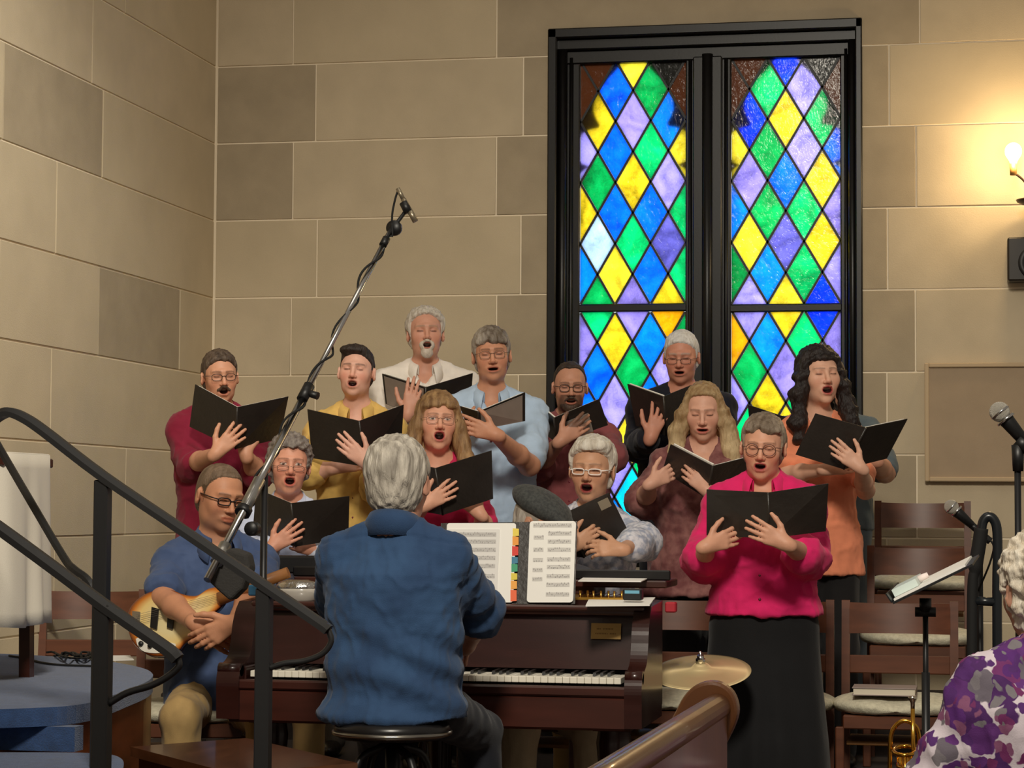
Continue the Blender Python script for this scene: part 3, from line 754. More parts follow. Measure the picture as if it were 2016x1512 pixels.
def make_hair(p, h, root, place):
    st = h.get('st', 'short'); t = h.get('t', 1.0); line = h.get('line', LINE_MAN); ln = h.get('len', .25)
    lowz = -.16 if st in ('short', 'bowl') else -.16-ln
    F = Fld((-.17, -.20, lowz), (.17, .16, .17), .0048)
    F.op(ell((0, -.014, .040), (.0755+.009*t, .097+.009*t, .081+.013*t)), .01)
    F.op(ell((0, -.030, -.010), (.072+.010*t, .074+.010*t, .085+.004*t)), .02)
    if h.get('vol'):
        v = h['vol']; F.op(ell((0, -.020, .045), (.086+v, .098+v, .088+v)), .02)
    if h.get('quiff'): F.op(ell((h['quiff'], .045, .098), (.062, .042, .028)), .03)
    rec = h.get('rec', 0.0)
    fn = lambda X, Y, Z: hairline(np.broadcast_to(Y, (1, Y.shape[1], 1)), line)-Z+rec*np.clip((np.abs(X)-.025)/.04, -1, 1)*(Y > .02)*.9
    F.cut(fn, .012)
    if st in ('short', 'bowl'):
        for sd in (-1, 1): F.op(ell((sd*.088, -.008, -.008), (.026, .023, .034)), .008, 's')
    if h.get('bangs'):   # fringe over the forehead
        b = h['bangs']
        F.op(loft([(b[0], .060, .016, .066), (.050, .066, .020, .066), (.095, .060, .026, .040)]), .02)
        if b[1]: F.op(ell((b[1], .098, b[0]+.0), (.016, .03, .026)), .012, 's')
    if st == 'long':
        sp = h.get('spread', .02); fw = h.get('fwd', .02); wd = h.get('w', .034)
        for sd in (-1, 1):
            pts = [(sd*.066, .026, .055), (sd*.083, .020, -.02), (sd*(.088+sp*.5), .012+fw*.4, -.09), (sd*(.088+sp), .02+fw, -.12-ln*.5), (sd*(.082+sp*1.1), .015+fw, -.13-ln*.85)]
            for a, b in zip(pts[:-1], pts[1:]): F.op(cap(a, b, .022 if a is pts[0] else wd, wd if b is not pts[-1] else wd*.62), .02)
        F.op(loft([(-.13-ln*.8, .075+sp, .030, -.055), (-.10, .088, .045, -.058), (.03, .083, .06, -.045)]), .03)
        F.op(ell((0, .10, -.045), (.062, .07, .085)), .012, 's')     # keep the face free
        F.op(ell((0, .06, -.20), (.055, .07, .12)), .02, 's')
        F.op(loft([(-.13-ln, .2, .2, 0), (-.11, .2, .2, 0), (-.1, .2, .2, 0)]), .001) if False else None
    amp = h.get('amp', .0035); wv = h.get('wave', 0.0); seed = h.get('seed', 1)
    def disp(V, N):
        d = amp*snoise(V, 26, seed, (1, 1, .22), 2)+amp*.7*snoise(V, 60, seed+1, (1, 1, .3), 1)
        if h.get('curl'): d = d+h['curl']*snoise(V, 24, seed+4, (1, 1, 1), 2)
        if wv: d = d+wv*np.sin(V[:, 2]*70+V[:, 0]*9+1.3*np.sin(V[:, 2]*23))*(V[:, 2] < .02)
        return d
    a = np.array(lin(h['c'])); b = np.array(lin(h.get('c2', h['c'])))
    def col(V, N):
        n = snoise(V, 34, seed+7, (1, 1, .12), 3); g = np.clip(.5+.6*n, 0, 1)
        if 'tip' in h: g = np.clip(g*.5+sst(.0, -.16, V[:, 2])*.8, 0, 1)
        if 'side' in h: g = np.clip(g*.6+sst(.03, .08, np.abs(V[:, 0]-h['side']))*.7, 0, 1)
        C = a[None, :]*(1-g[:, None])+b[None, :]*g[:, None]
        return C*(1-.25*np.clip(snoise(V, 70, seed+9, (1, 1, .1), 1), 0, 1))[:, None]
    o = fmesh('hair', F, mat('hair', (90, 70, 50), h.get('rough', .48), vcol=True, bump=.5, bscale=260, stretch=(1, 1, .12), spec=.35), root, disp, col)
    place(o); p.hair = o
def make_beard(p, b, root, place, mw, mh, mz):
    F = Fld((-.09, .0, -.17), (.09, .14, .0), .0042); st = b.get('st', 'full')
    if st == 'full':
        F.op(ell((0, .032, -.078), (.056, .058, .046)), .02); F.op(ell((0, .074, -.100), (.027, .022, .024)), .02)
    else:
        F.op(ell((0, .074, -.098), (.029, .024, .028)), .02); F.op(ell((0, .083, mz), (mw+.016, .019, mh+.017)), .01)
    if b.get('mous', 1):
        for sd in (-1, 1): F.op(cap((0, .103, mz+mh+.012), (sd*(mw+.004), .088, mz+mh*.6), .0085, .007), .008)
    if st == 'mous':
        F = Fld((-.05, .05, -.10), (.05, .14, .0), .0036)
        for sd in (-1, 1): F.op(cap((0, .103, mz+mh+.011), (sd*(mw+.006), .088, mz+mh*.5), .0085, .007), .008)
    else:
        F.op(ell((0, .104, mz), (mw*.95, .05, mh+.003)), .004, 's'); 
        F.cut(lambda X, Y, Z: Z-np.interp(np.abs(X), [0, .02, .035, .06], [-.035, -.036, -.062, -.045])+0*Y if st == 'full' else Z+.036+0*X+0*Y, .008)
    a = np.array(lin(b['c'])); c2 = np.array(lin(b.get('c2', b['c'])))
    def col(V, N):
        g = np.clip(.5+.5*snoise(V, 60, 5, (1, 1, .3), 2), 0, 1); return a[None, :]*(1-g[:, None])+c2[None, :]*g[:, None]
    place(fmesh('moustache' if st == 'mous' else 'beard', F, mat('hair', (90, 70, 50)), root, lambda V, N: .0016*snoise(V, 90, 3, (1, 1, .4), 2), col))
_LENS = None
def lens_mat():
    global _LENS
    if _LENS: return _LENS
    m = bpy.data.materials.new('spectacle_lens'); m.use_nodes = True; nt = m.node_tree; nt.nodes.clear()
    o = nt.nodes.new('ShaderNodeOutputMaterial'); mx = nt.nodes.new('ShaderNodeMixShader'); t = nt.nodes.new('ShaderNodeBsdfTransparent'); g = nt.nodes.new('ShaderNodeBsdfGlossy')
    g.inputs['Roughness'].default_value = .2; mx.inputs[0].default_value = .035
    nt.links.new(t.outputs[0], mx.inputs[1]); nt.links.new(g.outputs[0], mx.inputs[2]); nt.links.new(mx.outputs[0], o.inputs[0]); _LENS = m; return m
def make_glasses(p, g, root, place):
    mb = MB(); lens = MB(); hw, hh = g.get('hw', .0235), g.get('hh', .0165); r = g.get('r', .0017); z0 = g.get('z', .001); y0 = .1055; ex = g.get('p', 2.8)
    for sd in (-1, 1):
        pts = []
        for k in range(24):
            a = 2*PI*k/24; cx, sx = math.cos(a), math.sin(a)
            x = hw*abs(cx)**(2/ex)*(1 if cx > 0 else -1); z = hh*abs(sx)**(2/ex)*(1 if sx > 0 else -1)
            pts.append((sd*.0325+x, y0-abs(sd*.0325+x)*.17-.002, z0+z))
        if g.get('half'):
            mb.tube([q for q in pts if q[2] > z0+hh*.25][::1] if False else pts[1:12], r, 6)
            mb.tube(pts, r*.35, 5, closed=True)
        else: mb.tube(pts, r, 6, closed=True)
        lens.add([*pts], [tuple(range(24))])
        mb.tube([(sd*(.0325+hw), y0-.012, z0+hh*.45), (sd*.074, .072, z0+.007), (sd*.081, -.005, z0+.006)], r*.95, 6)
    mb.tube([(-.0325+hw-.001, y0-.004, z0+.004), (0, y0+.003, z0+.007), (.0325-hw+.001, y0-.004, z0+.004)], r*.95, 6)
    o = mb.build('glasses', mat('frame_'+str(g['c']), g['c'], .35, g.get('metal', 0)), root); place(o)
    l = lens.build('lens', lens_mat(), root, recalc=False); place(l)
def cloth(c, c2=None, **k):
    return mat('cloth_'+str(c)+str(c2)+str(k.get('vscale', '')), c, k.get('rough', .85), var=k.get('var', .10), vscale=k.get('vscale', 14), bump=k.get('bump', .12), bscale=k.get('bscale', 350), spec=.25, col2=c2, sheen=k.get('sheen', .1), stretch=k.get('stretch'))
def make_top(p, t, root, armprims, fem, w, jx, shy):
    H = p.H; fit = t.get('fit', .016); hem = t.get('hem', p.hipz-.04); hs = p.hs
    allp = [q for a, S, E, W in p.AR for q in (S, E, W)]+[np.array([jx+.05, .1, 1]), np.array([-jx-.05, -.14, 1])]
    xs = [q[0] for q in allp]; ys = [q[1] for q in allp]; zmin = min([q[2] for q in allp if q[2] != 1]+[hem])-.09
    h = t.get('h', .0085)
    F = Fld((min(min(xs)-.1, -.32), min(min(ys)-.1, -.26), zmin), (max(max(xs)+.1, .32), max(max(ys)+.1, .28), p.nb+.06), h)
    fl = t.get('flare', .02); TL = [list(r) for r in p.TL]
    low = TL[0]; TL = [(min(hem, low[0])-.03, low[1]+fl, low[2]+fl, low[3])]+[tuple(r) for r in TL]
    TL = [r if r[0] > p.shz-.02 else (r[0], r[1]+t.get('loose', .004), r[2]+t.get('loose', .004), r[3]) for r in TL]
    F.op(loft(TL, off=fit), .03)
    for sd in (-1, 1):
        F.op(cap((sd*.038, shy, p.nb+.006), (sd*(jx-.01), shy, p.shz-.008), .044+fit*.5, .050+fit*.6), .04)
        if fem and t.get('bust', 1): F.op(ell((sd*.066*w, p.cz(p.hipz+.66*(p.shz-p.hipz))+.083*w, p.hipz+.68*(p.shz-p.hipz)), (.068+fit, .060+fit, .066+fit)), .05)
    F.cut(lambda X, Y, Z: hem-Z+t.get('hemk', 0)*0+0*X+0*Y+(t['hemfn'](X, Y) if 'hemfn' in t else 0), .006)
    for a, S, E, W in p.AR:
        sl = t.get('sl', .55); sl = sl[0 if a['side'] > 0 else 1] if isinstance(sl, (tuple, list)) else sl
        armprims(F, t.get('sfit', .009), .03, sl, a, t.get('sfl', .007))
    # neck hole and front opening
    F.op(cap((0, shy+.016, p.nb-.03), (0, shy+.030, p.nb+.16), .055*hs*(.92 if fem else 1.02), .072*hs), .008, 's')
    v = t.get('v', .05)
    if v > 0:
        yf = shy+.10
        F.op(cap((0, yf+.02, p.nb-.02-v), (0, shy+.05, p.nb+.03), .012, .050*t.get('vw', 1.0)), .01, 's')
    seed = t.get('seed', 3); am = t.get('wr', .005)
    def disp(V, N):
        d = am*.8*snoise(V, 5.5, seed, (1, 1, .8), 2)
        rg_ = 1-np.abs(snoise(V+.05*np.sin(V[:, [1, 2, 0]]*9), 6.5, seed+1, (1.5, 1, .75), 2)); d = d+am*1.0*(np.clip(rg_, 0, 1)**3-.3)
        rg_ = 1-np.abs(snoise(V, 13, seed+2, (1.0, 1, 1.3), 1)); d = d+am*.28*(np.clip(rg_, 0, 1)**3-.3)
        # folds that fan from the armpits and elbows
        for a, S, E, W in p.AR:
            r = np.linalg.norm(V-(S+E)*.5-np.array([0, 0, .02]), axis=1); r2 = np.linalg.norm(V-E, axis=1)
            d = d+am*.8*np.sin(r*85)*np.exp(-(r/.20)**2)+am*.7*np.sin(r2*110+1)*np.exp(-(r2/.10)**2)
        if t.get('placket'):
            d = d+.0022*((np.abs(V[:, 0]-.004) < .016) & (N[:, 1] > .5) & (V[:, 2] < p.nb-.02))
        if 'dispfn' in t: d = d+t['dispfn'](V, N)
        return d
    m = t['m']
    o = fmesh(t.get('name', 'shirt'), F, m, root, disp, t.get('colfn'))
    p.top = o
    if t.get('collar'):
        cm = MB(); r0 = .062*hs*(.92 if fem else 1.0); zc = p.nb+.012; op = t.get('copen', .45); rows = []
        yc = shy+.006; K = 28
        for lay in range(5):
            row = []
            for k in range(K+1):
                fa = -PI+op+(2*PI-2*op)*k/K          # 0 = back
                x, y = math.sin(fa), -math.cos(fa); bk = math.cos(fa)*.5+.5; fr = 1-bk
                edge = max(0, 1-min(k, K-k)/5.0)
                z = zc+.030*bk-.018*fr-edge*.012
                if lay == 0: r, dz = r0+.002, -.012
                elif lay == 1: r, dz = r0+.000, .026
                elif lay == 2: r, dz = r0+.007, .032
                elif lay == 3: r, dz = r0+.020, .008
                else: r, dz = r0+.030+.012*edge-.010*bk, -.014-.036*edge-.004*fr-.028*bk
                row.append((x*r*1.02, yc+y*r*(1.05 if y > 0 else 1.0)+(.022 if y > 0 else 0)*fr*(1 if lay > 2 else .6), z+dz))
            rows.append(row)
        cm.strip(rows); o = cm.build('collar', t.get('cm', m), root, recalc=False)
        so = o.modifiers.new('s', 'SOLIDIFY'); so.thickness = .0028; so.offset = 0
    if t.get('button'):
        b = MB()
        for k in range(6):
            zz = p.nb-.06-v-.085*k
            if zz < hem+.03: break
            TLs = p.TL; yy = np.interp(zz, [r[0] for r in TLs], [r[2]+r[3] for r in TLs])+fit+t.get('loose', .004)+.003
            b.lathe([(0, .003), (.0045, .003), (.0055, .001), (.0055, -.003)], (0.004, yy, zz), 8, (0, 1, 0))
        if b.v: b.build('button', mat('button', t['button'], .4), root).__setitem__('kind', 'stuff')
def make_legs(p, l, root, fem, w):
    H = p.H; hz = p.hipz; st = l.get('st', 'pants'); m = l['m']
    zt = l.get('waist', hz+.13); tk = l.get('tuck', 0)
    def tl(z, c): return float(np.interp(z, [r[0] for r in p.TL], [r[c] for r in p.TL]))
    wl = [(z, tl(z, 1)+.006+tk, tl(z, 2)+.006+tk, tl(z, 3)) for z in (hz-.01, hz+.05, (hz+.05+zt)/2, zt) if z <= zt]
    if st == 'pants':
        F = Fld((-.36, -.28, .03), (.36, .28, zt+.08), .013)
        fw = l.get('r', 1.0)
        F.op(loft([(hz-.09, .150*w, .105*w, -.02)]+wl), .03)
        for sd in (-1, 1):
            F.op(cap((sd*.085*w, -.015, hz-.03), (sd*.095*w, 0, .28*H), .090*w*fw, .070*w*fw), .03)
            F.op(cap((sd*.095*w, 0, .28*H), (sd*.10*w, -.02, .07), .070*w*fw, .062*w*fw), .03)
        fmesh('trousers', F, m, root, lambda V, N: .004*snoise(V, 7, 11, (1, 1, .7), 2))
    elif st == 'sit':
        fw = l.get('r', 1.0); K = l['knees']; Ft = l['feet']
        allq = K+Ft+[(.2, -.2, hz), (-.2, .1, hz)]
        F = Fld((min(q[0] for q in allq)-.14, min(q[1] for q in allq)-.16, min(q[2] for q in allq)-.1), (max(q[0] for q in allq)+.14, max(q[1] for q in allq)+.16, max(zt, max(q[2] for q in allq))+.14), .011)
        F.op(loft([(hz-.08, .150*w, .112*w, -.02), (hz, .155*w, .112*w, -.02)]+[x for x in wl if x[0] > hz+.02]), .03)
        for k, sd in ((0, 1), (1, -1)):
            F.op(cap((sd*.085*w, -.02, hz-.03), K[k], .086*w*fw, .070*w*fw), .04)
            F.op(cap(K[k], Ft[k], .068*w*fw, .058*w*fw), .025)
        F.cut(lambda X, Y, Z: min(Ft[0][2], Ft[1][2])-.02-Z+0*X+0*Y, .005)
        fmesh('trousers', F, m, root, lambda V, N: .006*snoise(V, 8, 11, (1, 1, .7), 2)+.003*snoise(V, 22, 12, (1, 1, .4), 1))
        sh = mat('shoe_'+str(l.get('shoe', (30, 26, 24))), l.get('shoe', (30, 26, 24)), .4)
        for k in (0, 1):
            x, y, z = Ft[k]
            F = Fld((x-.08, y-.12, z-.10), (x+.08, y+.26, z+.05), .011)
            F.op(ell((x, y+.085, z-.055), (.047, .135, .034)), .02); F.op(ell((x, y, z-.035), (.042, .055, .055)), .03); F.cut(lambda X, Y, Z: z-.085-Z+0*X+0*Y)
            fmesh('shoe', F, sh, root)
        return
    elif st == 'skirt':
        F = Fld((-.45, -.4, .03), (.45, .4, zt+.08), .014); b = l.get('b', .30)
        F.op(loft([(l.get('z0', .08), b, b*.72, -.01), (hz*.55, b*.88, b*.66, -.01)]+wl), .03)
        F.cut(lambda X, Y, Z: l.get('z0', .08)+.005-Z+0*X+0*Y, .005)
        def dsp(V, N):
            a = np.arctan2(V[:, 0], V[:, 1]+.02); return .010*np.sin(a*9+2*np.sin(a*2))*np.clip((hz-V[:, 2])/.5, 0, 1)+.003*snoise(V, 7, 5, (1, 1, .4), 2)
        fmesh('skirt', F, m, root, dsp)
    sh = mat('shoe_'+str(l.get('shoe', (30, 26, 24))), l.get('shoe', (30, 26, 24)), .4)
    for sd in (-1, 1):
        F = Fld((sd*.10*w-.08, -.14, 0), (sd*.10*w+.08, .24, .14), .012)
        F.op(ell((sd*.10*w, .045, .035), (.047, .135, .034)), .02); F.op(ell((sd*.10*w, -.045, .055), (.042, .055, .055)), .03); F.cut(lambda X, Y, Z: .004-Z+0*X+0*Y)
        fmesh('shoe', F, sh, root)
# ------------------------------------------------------------------ singers and their black folders
BLK = cloth((26, 24, 25)); DENIM = cloth((96, 108, 116)); KHAKI = cloth((176, 146, 96)); GREYP = cloth((92, 84, 74)); NAVYP = cloth((34, 34, 42))
FBLACK = mat('folder_vinyl', (44, 39, 35), .36, var=.15, vscale=12, bump=.12, bscale=60, spec=.45)
FPAGE = mat('score_paper', (236, 232, 222), .85); FGREY = mat('grey_sheet', (150, 138, 128), .5, var=.06, vscale=20)
def folder(label, LT, ST, RT, RB, SB, LB, sheet=None, white=(0, 0), tag_=None, pr=.0028):
    q = [P(*c) for c in (LT, ST, RT, RB, SB, LB)]; LT, ST, RT, RB, SB, LB = q
    ctr = (ST+SB)/2; root = empty('choir_folder', ctr, 0, label, 'folder', 'black choir folders')
    away = nrm([CF[0], CF[1], 0]); cv = MB(); pg = MB()
    def off(poly, d): return [p+d for p in poly]
    for k, (a, b, c, d) in enumerate(((LT, ST, SB, LB), (ST, RT, RB, SB))):
        n = nrm(np.cross(b-a, d-a)); n = n if np.dot(n, away) > 0 else -n
        cv.prism([a, b, c, d], n*.0035)
        up = nrm(a-d)*pr if k == 0 else nrm(b-c)*pr
        g = .05; ia, ib, ic, id_ = a+(b-a)*g, b+(a-b)*.01, c+(d-c)*.01, d+(c-d)*g
        if k == 1: ia, ib, ic, id_ = a+(b-a)*.01, b+(a-b)*g, c+(d-c)*g, d+(c-d)*.01
        u2 = up if white[k] else -nrm(up)*.004
        pg.prism([p+n*.004 for p in (ia+u2, ib+u2, ic+(d-a)*-.03, id_+(a-d)*.03)], n*.006)
        if sheet and k in sheet[0]:
            s0, s1, t0, t1 = sheet[1]
            def bl(s, t): return (a+(b-a)*s)*(1-t)+(d+(c-d)*s)*t-n*.0045
            sm = MB(); sm.prism([bl(s0, t0), bl(s1, t0), bl(s1, t1), bl(s0, t1)], n*.001)
            o = sm.build('cover_sheet', FGREY if len(sheet) < 3 else sheet[2], root); o.location = -Vector(ctr)
    cv.tube([ST, SB], .0045, 6)
    for nm, m_, ma in (('cover', cv, FBLACK), ('pages', pg, FPAGE)):
        o = m_.build(nm, ma, root); o.location = -Vector(ctr)
    return root
def floral():
    m = mat('floral_blouse', (88, 42, 112), .85, bump=.1, bscale=300); nt = m.node_tree; N = nt.nodes; K = nt.links
    tc = [n for n in N if n.type == 'TEX_COORD'][0]; nz = N.new('ShaderNodeTexNoise'); nz.inputs['Scale'].default_value = 22; nz.inputs['Detail'].default_value = 2
    ad = N.new('ShaderNodeVectorMath'); ad.operation = 'MULTIPLY_ADD'; ad.inputs[1].default_value = (.06, .06, .06); K.new(tc.outputs['Object'], nz.inputs['Vector']); K.new(nz.outputs['Color'], ad.inputs[0]); K.new(tc.outputs['Object'], ad.inputs[2])
    prev = None
    for sc, thr, cols in ((15, .60, ((96, 44, 118), (78, 34, 100), (112, 104, 116), (120, 50, 112), (92, 40, 120))), (27, .42, ((118, 44, 100), (86, 40, 112), (128, 122, 128), (104, 50, 126), (140, 84, 120)))):
        v = N.new('ShaderNodeTexVoronoi'); v.inputs['Scale'].default_value = sc; K.new(ad.outputs[0], v.inputs['Vector'])
        sp = N.new('ShaderNodeSeparateColor'); K.new(v.outputs['Color'], sp.inputs[0]); rp = N.new('ShaderNodeValToRGB'); rp.color_ramp.interpolation = 'CONSTANT'; K.new(sp.outputs[0], rp.inputs[0])
        rp.color_ramp.elements[0].color = (*lin(cols[0]), 1); rp.color_ramp.elements[1].position = .8; rp.color_ramp.elements[1].color = (*lin(cols[4]), 1)
        for i in (1, 2, 3): e = rp.color_ramp.elements.new(.2*i+.02); e.color = (*lin(cols[i]), 1)
        lt = N.new('ShaderNodeMapRange'); lt.inputs['From Min'].default_value = thr; lt.inputs['From Max'].default_value = thr+.05; lt.inputs['To Min'].default_value = 1; lt.inputs['To Max'].default_value = 0; K.new(v.outputs['Distance'], lt.inputs[0])
        mx = N.new('ShaderNodeMixRGB'); K.new(lt.outputs[0], mx.inputs[0]); K.new(rp.outputs[0], mx.inputs[2])
        if prev is None: mx.inputs[1].default_value = (*lin((224, 212, 222)), 1)
        else: K.new(prev, mx.inputs[1])
        prev = mx.outputs[0]
    K.new(prev, N['Principled BSDF'].inputs['Base Color']); return m
RH = lambda w, d=(.7, -.5, .1), t=(-.3, -1), **k: dict(side=1, w=w, d=d, t=t, **k)
LH = lambda w, d=(-.7, -.5, .1), t=(.3, -1), **k: dict(side=-1, w=w, d=d, t=t, **k)

# 1 burgundy shirt, moustache, far left of the second row
person('man with a moustache and spectacles singing in a dark burgundy shirt', 433, 690, 9.55, .2, 6, (5, -4, 3), hs=0.930, build=.97, skin=(206, 150, 120), hair=dict(c=(58, 44, 34), c2=(104, 88, 74), t=1.0, seed=3, amp=.004),
       glasses=dict(c=(58, 44, 36), hh=.0155), mouth=.75, beard=dict(st='mous', c=(66, 50, 38), c2=(96, 76, 60)),
       arms=[RH((425, 893, 9.13), (.62, -.62, .1), (-.62, -.75), e=(378, 915, 9.42), curl=.22, spread=.16), LH((484, 895, 9.27), (-.15, -.9, .1), (1, -.2), e=(508, 932, 9.45), curl=.6)],
       top=dict(m=cloth((126, 24, 50)), sl=1.12, collar=True, v=.05, hem=1.02-.2, wr=.006, sfl=.016, button=(110, 26, 46), placket=1, flare=.0), legs=dict(m=cloth((58, 44, 34)), tuck=.022, waist=.86))
folder('open black folder held by the burgundy-shirted man far left', (384, 757, 9.22), (467, 802, 9.12), (568, 781, 9.24), (551, 864, 9.36), (464, 884, 9.22), (373, 840, 9.34))
# 2 yellow shirt
person('young dark-haired man singing in a mustard yellow shirt', 703, 680, 9.57, .2, -4, (-6, 4, -3), hs=0.930, build=.94, skin=(222, 170, 148), cheek=.6, hair=dict(c=(34, 26, 22), c2=(58, 46, 40), t=.55, quiff=.015, seed=4, amp=.004), brow=(50, 38, 32), mouth=.7, neck=1.12,
       arms=[RH((664, 920, 9.36), (.9, -.2, .1), (-.1, -1), e=(606, 932, 9.42), curl=.5), LH((722, 912, 9.08), (-.72, -.62, .05), (.85, -.6), e=(742, 960, 9.42), curl=.22, spread=.08)],
       top=dict(m=cloth((214, 176, 98)), sl=1.25, collar=True, v=.055, hem=.86, wr=.007, sfl=.014, placket=1, button=(200, 160, 80)), legs=dict(m=GREYP))
folder('open black folder held up by the man in yellow', (605, 806, 9.22), (707, 829, 9.12), (795, 797, 9.22), (790, 878, 9.32), (719, 919, 9.22), (614, 902, 9.33), white=(0, 0))
# 3 white beard, back row
person('tall old man with white hair and goatee singing in a white shirt', 838, 606, 10.1, .4, 2, (2, 4, 1), hs=0.960, build=1.12, skin=(210, 154, 130), cheek=.3, hair=dict(c=(186, 176, 162), c2=(214, 206, 194), line=[(-.12, -.085), (-.03, -.080), (-.012, -.05), (.012, -.045), (.03, .050), (.055, .080), (.075, .098), (.10, .105)], t=1.0, seed=6, vol=.006, amp=.006), brow=(150, 130, 110),
       beard=dict(st='goatee', c=(190, 176, 160), c2=(220, 208, 194)), mouth=.55,
       arms=[RH((803, 815, 9.72), (.25, -1, .05), (-.8, -.3), e=(760, 850, 10.0), curl=.3), LH((900, 830, 9.98), (-.5, -.8, .1), (.7, -.4), e=(935, 860, 10.06), curl=.5)],
       top=dict(m=cloth((232, 224, 214)), sl=1.7, collar=True, v=.06, copen=.5, hem=.92, wr=.006, sfl=.012, placket=1, button=(230, 226, 220)), legs=dict(m=GREYP))
folder('black folder with a grey sheet held by the white-haired man', (752, 736, 9.85), (838, 763, 9.72), (931, 735, 9.85), (926, 800, 9.92), (836, 825, 9.80), (759, 795, 9.92), sheet=((0,), (.06, .97, .04, .97)), white=(1, 0))
# 4 light blue shirt
person('man with a grey-brown fringe and glasses in a pale blue short-sleeved shirt', 968, 645, 9.6, .2, 2, (0, -2, 4), hs=0.960, build=1.08, skin=(206, 148, 118), hair=dict(c=(88, 74, 60), c2=(166, 156, 144), t=1.35, seed=9, bangs=(.040, .022), line=LINE_WOMAN, side=-.02, amp=.004), glasses=dict(c=(96, 80, 66), r=.0011), mouth=.25, neck=1.1,
       arms=[RH((905, 862, 9.36), (.5, -.6, .1), (-.4, -.8), e=(880, 905, 9.48), curl=.5), LH((976, 856, 9.10), (-.93, -.30, .0), (-.2, -1), e=(1042, 916, 9.44), curl=.22, spread=.07)],
       top=dict(m=cloth((176, 198, 222)), sl=.80, collar=True, v=.05, copen=.5, hem=1.0-.28, wr=.006, flare=.028, sfl=.022, placket=1, button=(210, 220, 230)), legs=dict(m=GREYP))
folder('black folder with a grey sheet held by the man in pale blue', (905, 800, 9.24), (942, 811, 9.18), (1034, 773, 9.28), (1034, 829, 9.36), (944, 846, 9.26), (920, 840, 9.30), sheet=((1,), (.03, .93, .03, .97)), white=(0, 0))
# 5 rose-brown shirt, glasses and short beard
person('man with receding dark hair, glasses and short beard in a dusty rose shirt', 1122, 712, 10.02, .2, 2, (2, -6, 0), hs=0.910, build=.96, skin=(196, 142, 116), hair=dict(c=(44, 34, 28), c2=(64, 52, 44), line=LINE_HIGH, t=.5, seed=12, rec=.02), glasses=dict(c=(40, 30, 26), r=.0019, hh=.0175), stub=((66, 50, 40), .72), beard=dict(st='full', c=(62, 46, 38), c2=(92, 74, 62)), mouth=.35,
       arms=[RH((1104, 868, 9.58), (.72, -.55, .1), (-.2, -1), e=(1058, 918, 9.84), curl=.3), LH((1165, 872, 9.86), (-.6, -.5, .1), (.3, -1), e=(1205, 900, 9.9), curl=.5)],
       top=dict(m=cloth((138, 74, 76)), sl=1.1, collar=True, v=.04, copen=.4, hem=.80, wr=.006, sfl=.012, placket=1, button=(90, 50, 50)), legs=dict(m=cloth((60, 56, 54))))
folder('black folder with a grey pamphlet held by the bearded man by the window', (1062, 799, 9.72), (1090, 823, 9.60), (1180, 786, 9.72), (1197, 837, 9.80), (1096, 872, 9.68), (1066, 850, 9.78), sheet=((1,), (.16, .70, .30, 1.02)), white=(1, 0))
# 6 navy jersey, white hair
person('white-haired man with rimless glasses in a navy jersey before the window', 1342, 652, 10.3, .4, -4, (-3, -10, 0), hs=0.950, build=1.12, skin=(204, 142, 118), cheek=.5, hair=dict(c=(206, 202, 196), c2=(232, 230, 226), t=.9, seed=14), brow=(170, 160, 150), glasses=dict(c=(70, 62, 58), r=.0012, half=0, hh=.014, z=-.006), mouth=.3,
       arms=[RH((1281, 861, 9.9), (.35, -.9, .05), (-.75, -.65), e=(1258, 880, 10.2), curl=.3, spread=.22), LH((1350, 860, 10.08), (-.3, -.8, .1), (.6, -.6), curl=.5)],
       top=dict(m=cloth((22, 24, 36)), sl=1.82, v=.0, hem=.85, wr=.004, sfl=.012), legs=dict(m=NAVYP))
folder('black folder held by the white-haired man in navy', (1235, 756, 9.98), (1306, 781, 9.86), (1362, 758, 10.0), (1370, 835, 10.08), (1312, 858, 9.94), (1252, 838, 10.06), white=(1, 0))
# 9 half-hidden man behind the woman in orange
person('man in a slate blue shirt almost hidden behind the woman in orange', 1628, 700, 10.3, .4, 0, (0, -14, 0), hs=0.950, build=1.12, skin=(198, 144, 118), hair=dict(c=(90, 80, 70), c2=(120, 110, 100), seed=22), mouth=.3,
       arms=[RH((1560, 880, 9.92), (.4, -.8, .1), (-.6, -.6), curl=.4), LH((1722, 908, 9.86), (-.9, -.2, .1), (.2, -1), e=(1742, 930, 10.2), curl=.4)],
       top=dict(m=cloth((88, 100, 106)), sl=.85, v=.03, hem=.78, wr=.005, flare=.01, sfl=.02), legs=dict(m=DENIM))
folder('black folder mostly hidden behind the woman in orange', (1472, 797, 9.9), (1560, 826, 9.78), (1640, 800, 9.9), (1640, 880, 9.98), (1562, 905, 9.86), (1480, 880, 9.98))
# 8 orange top, black wavy hair
person('woman with long black wavy hair singing in an orange short-sleeved top', 1612, 682, 9.62, .2, 10, (10, 2, 2), hs=1.000, build=1.0, fem=True, skin=(222, 172, 146), hair=dict(st='long', c=(24, 18, 17), c2=(44, 34, 32), line=LINE_WOMAN, len=.17, spread=.03, wave=.007, curl=.006, seed=21, fwd=.02, rough=.35, vol=.004), brow=(44, 32, 28), mouth=.7, lipc=(176, 84, 78), neck=1.1,
       arms=[RH((1628, 924, 9.3), (.95, -.15, .1), (0, -1), e=(1552, 934, 9.48), curl=.4), LH((1694, 921, 9.12), (-.75, -.62, .02), (.5, -.9), e=(1704, 965, 9.44), curl=.2, spread=.08)],
       top=dict(m=cloth((232, 142, 106), vscale=9), sl=.75, v=.05, hem=.96-.16, wr=.006, flare=.012, sfl=.016), legs=dict(st='pants', m=BLK, r=1.15))
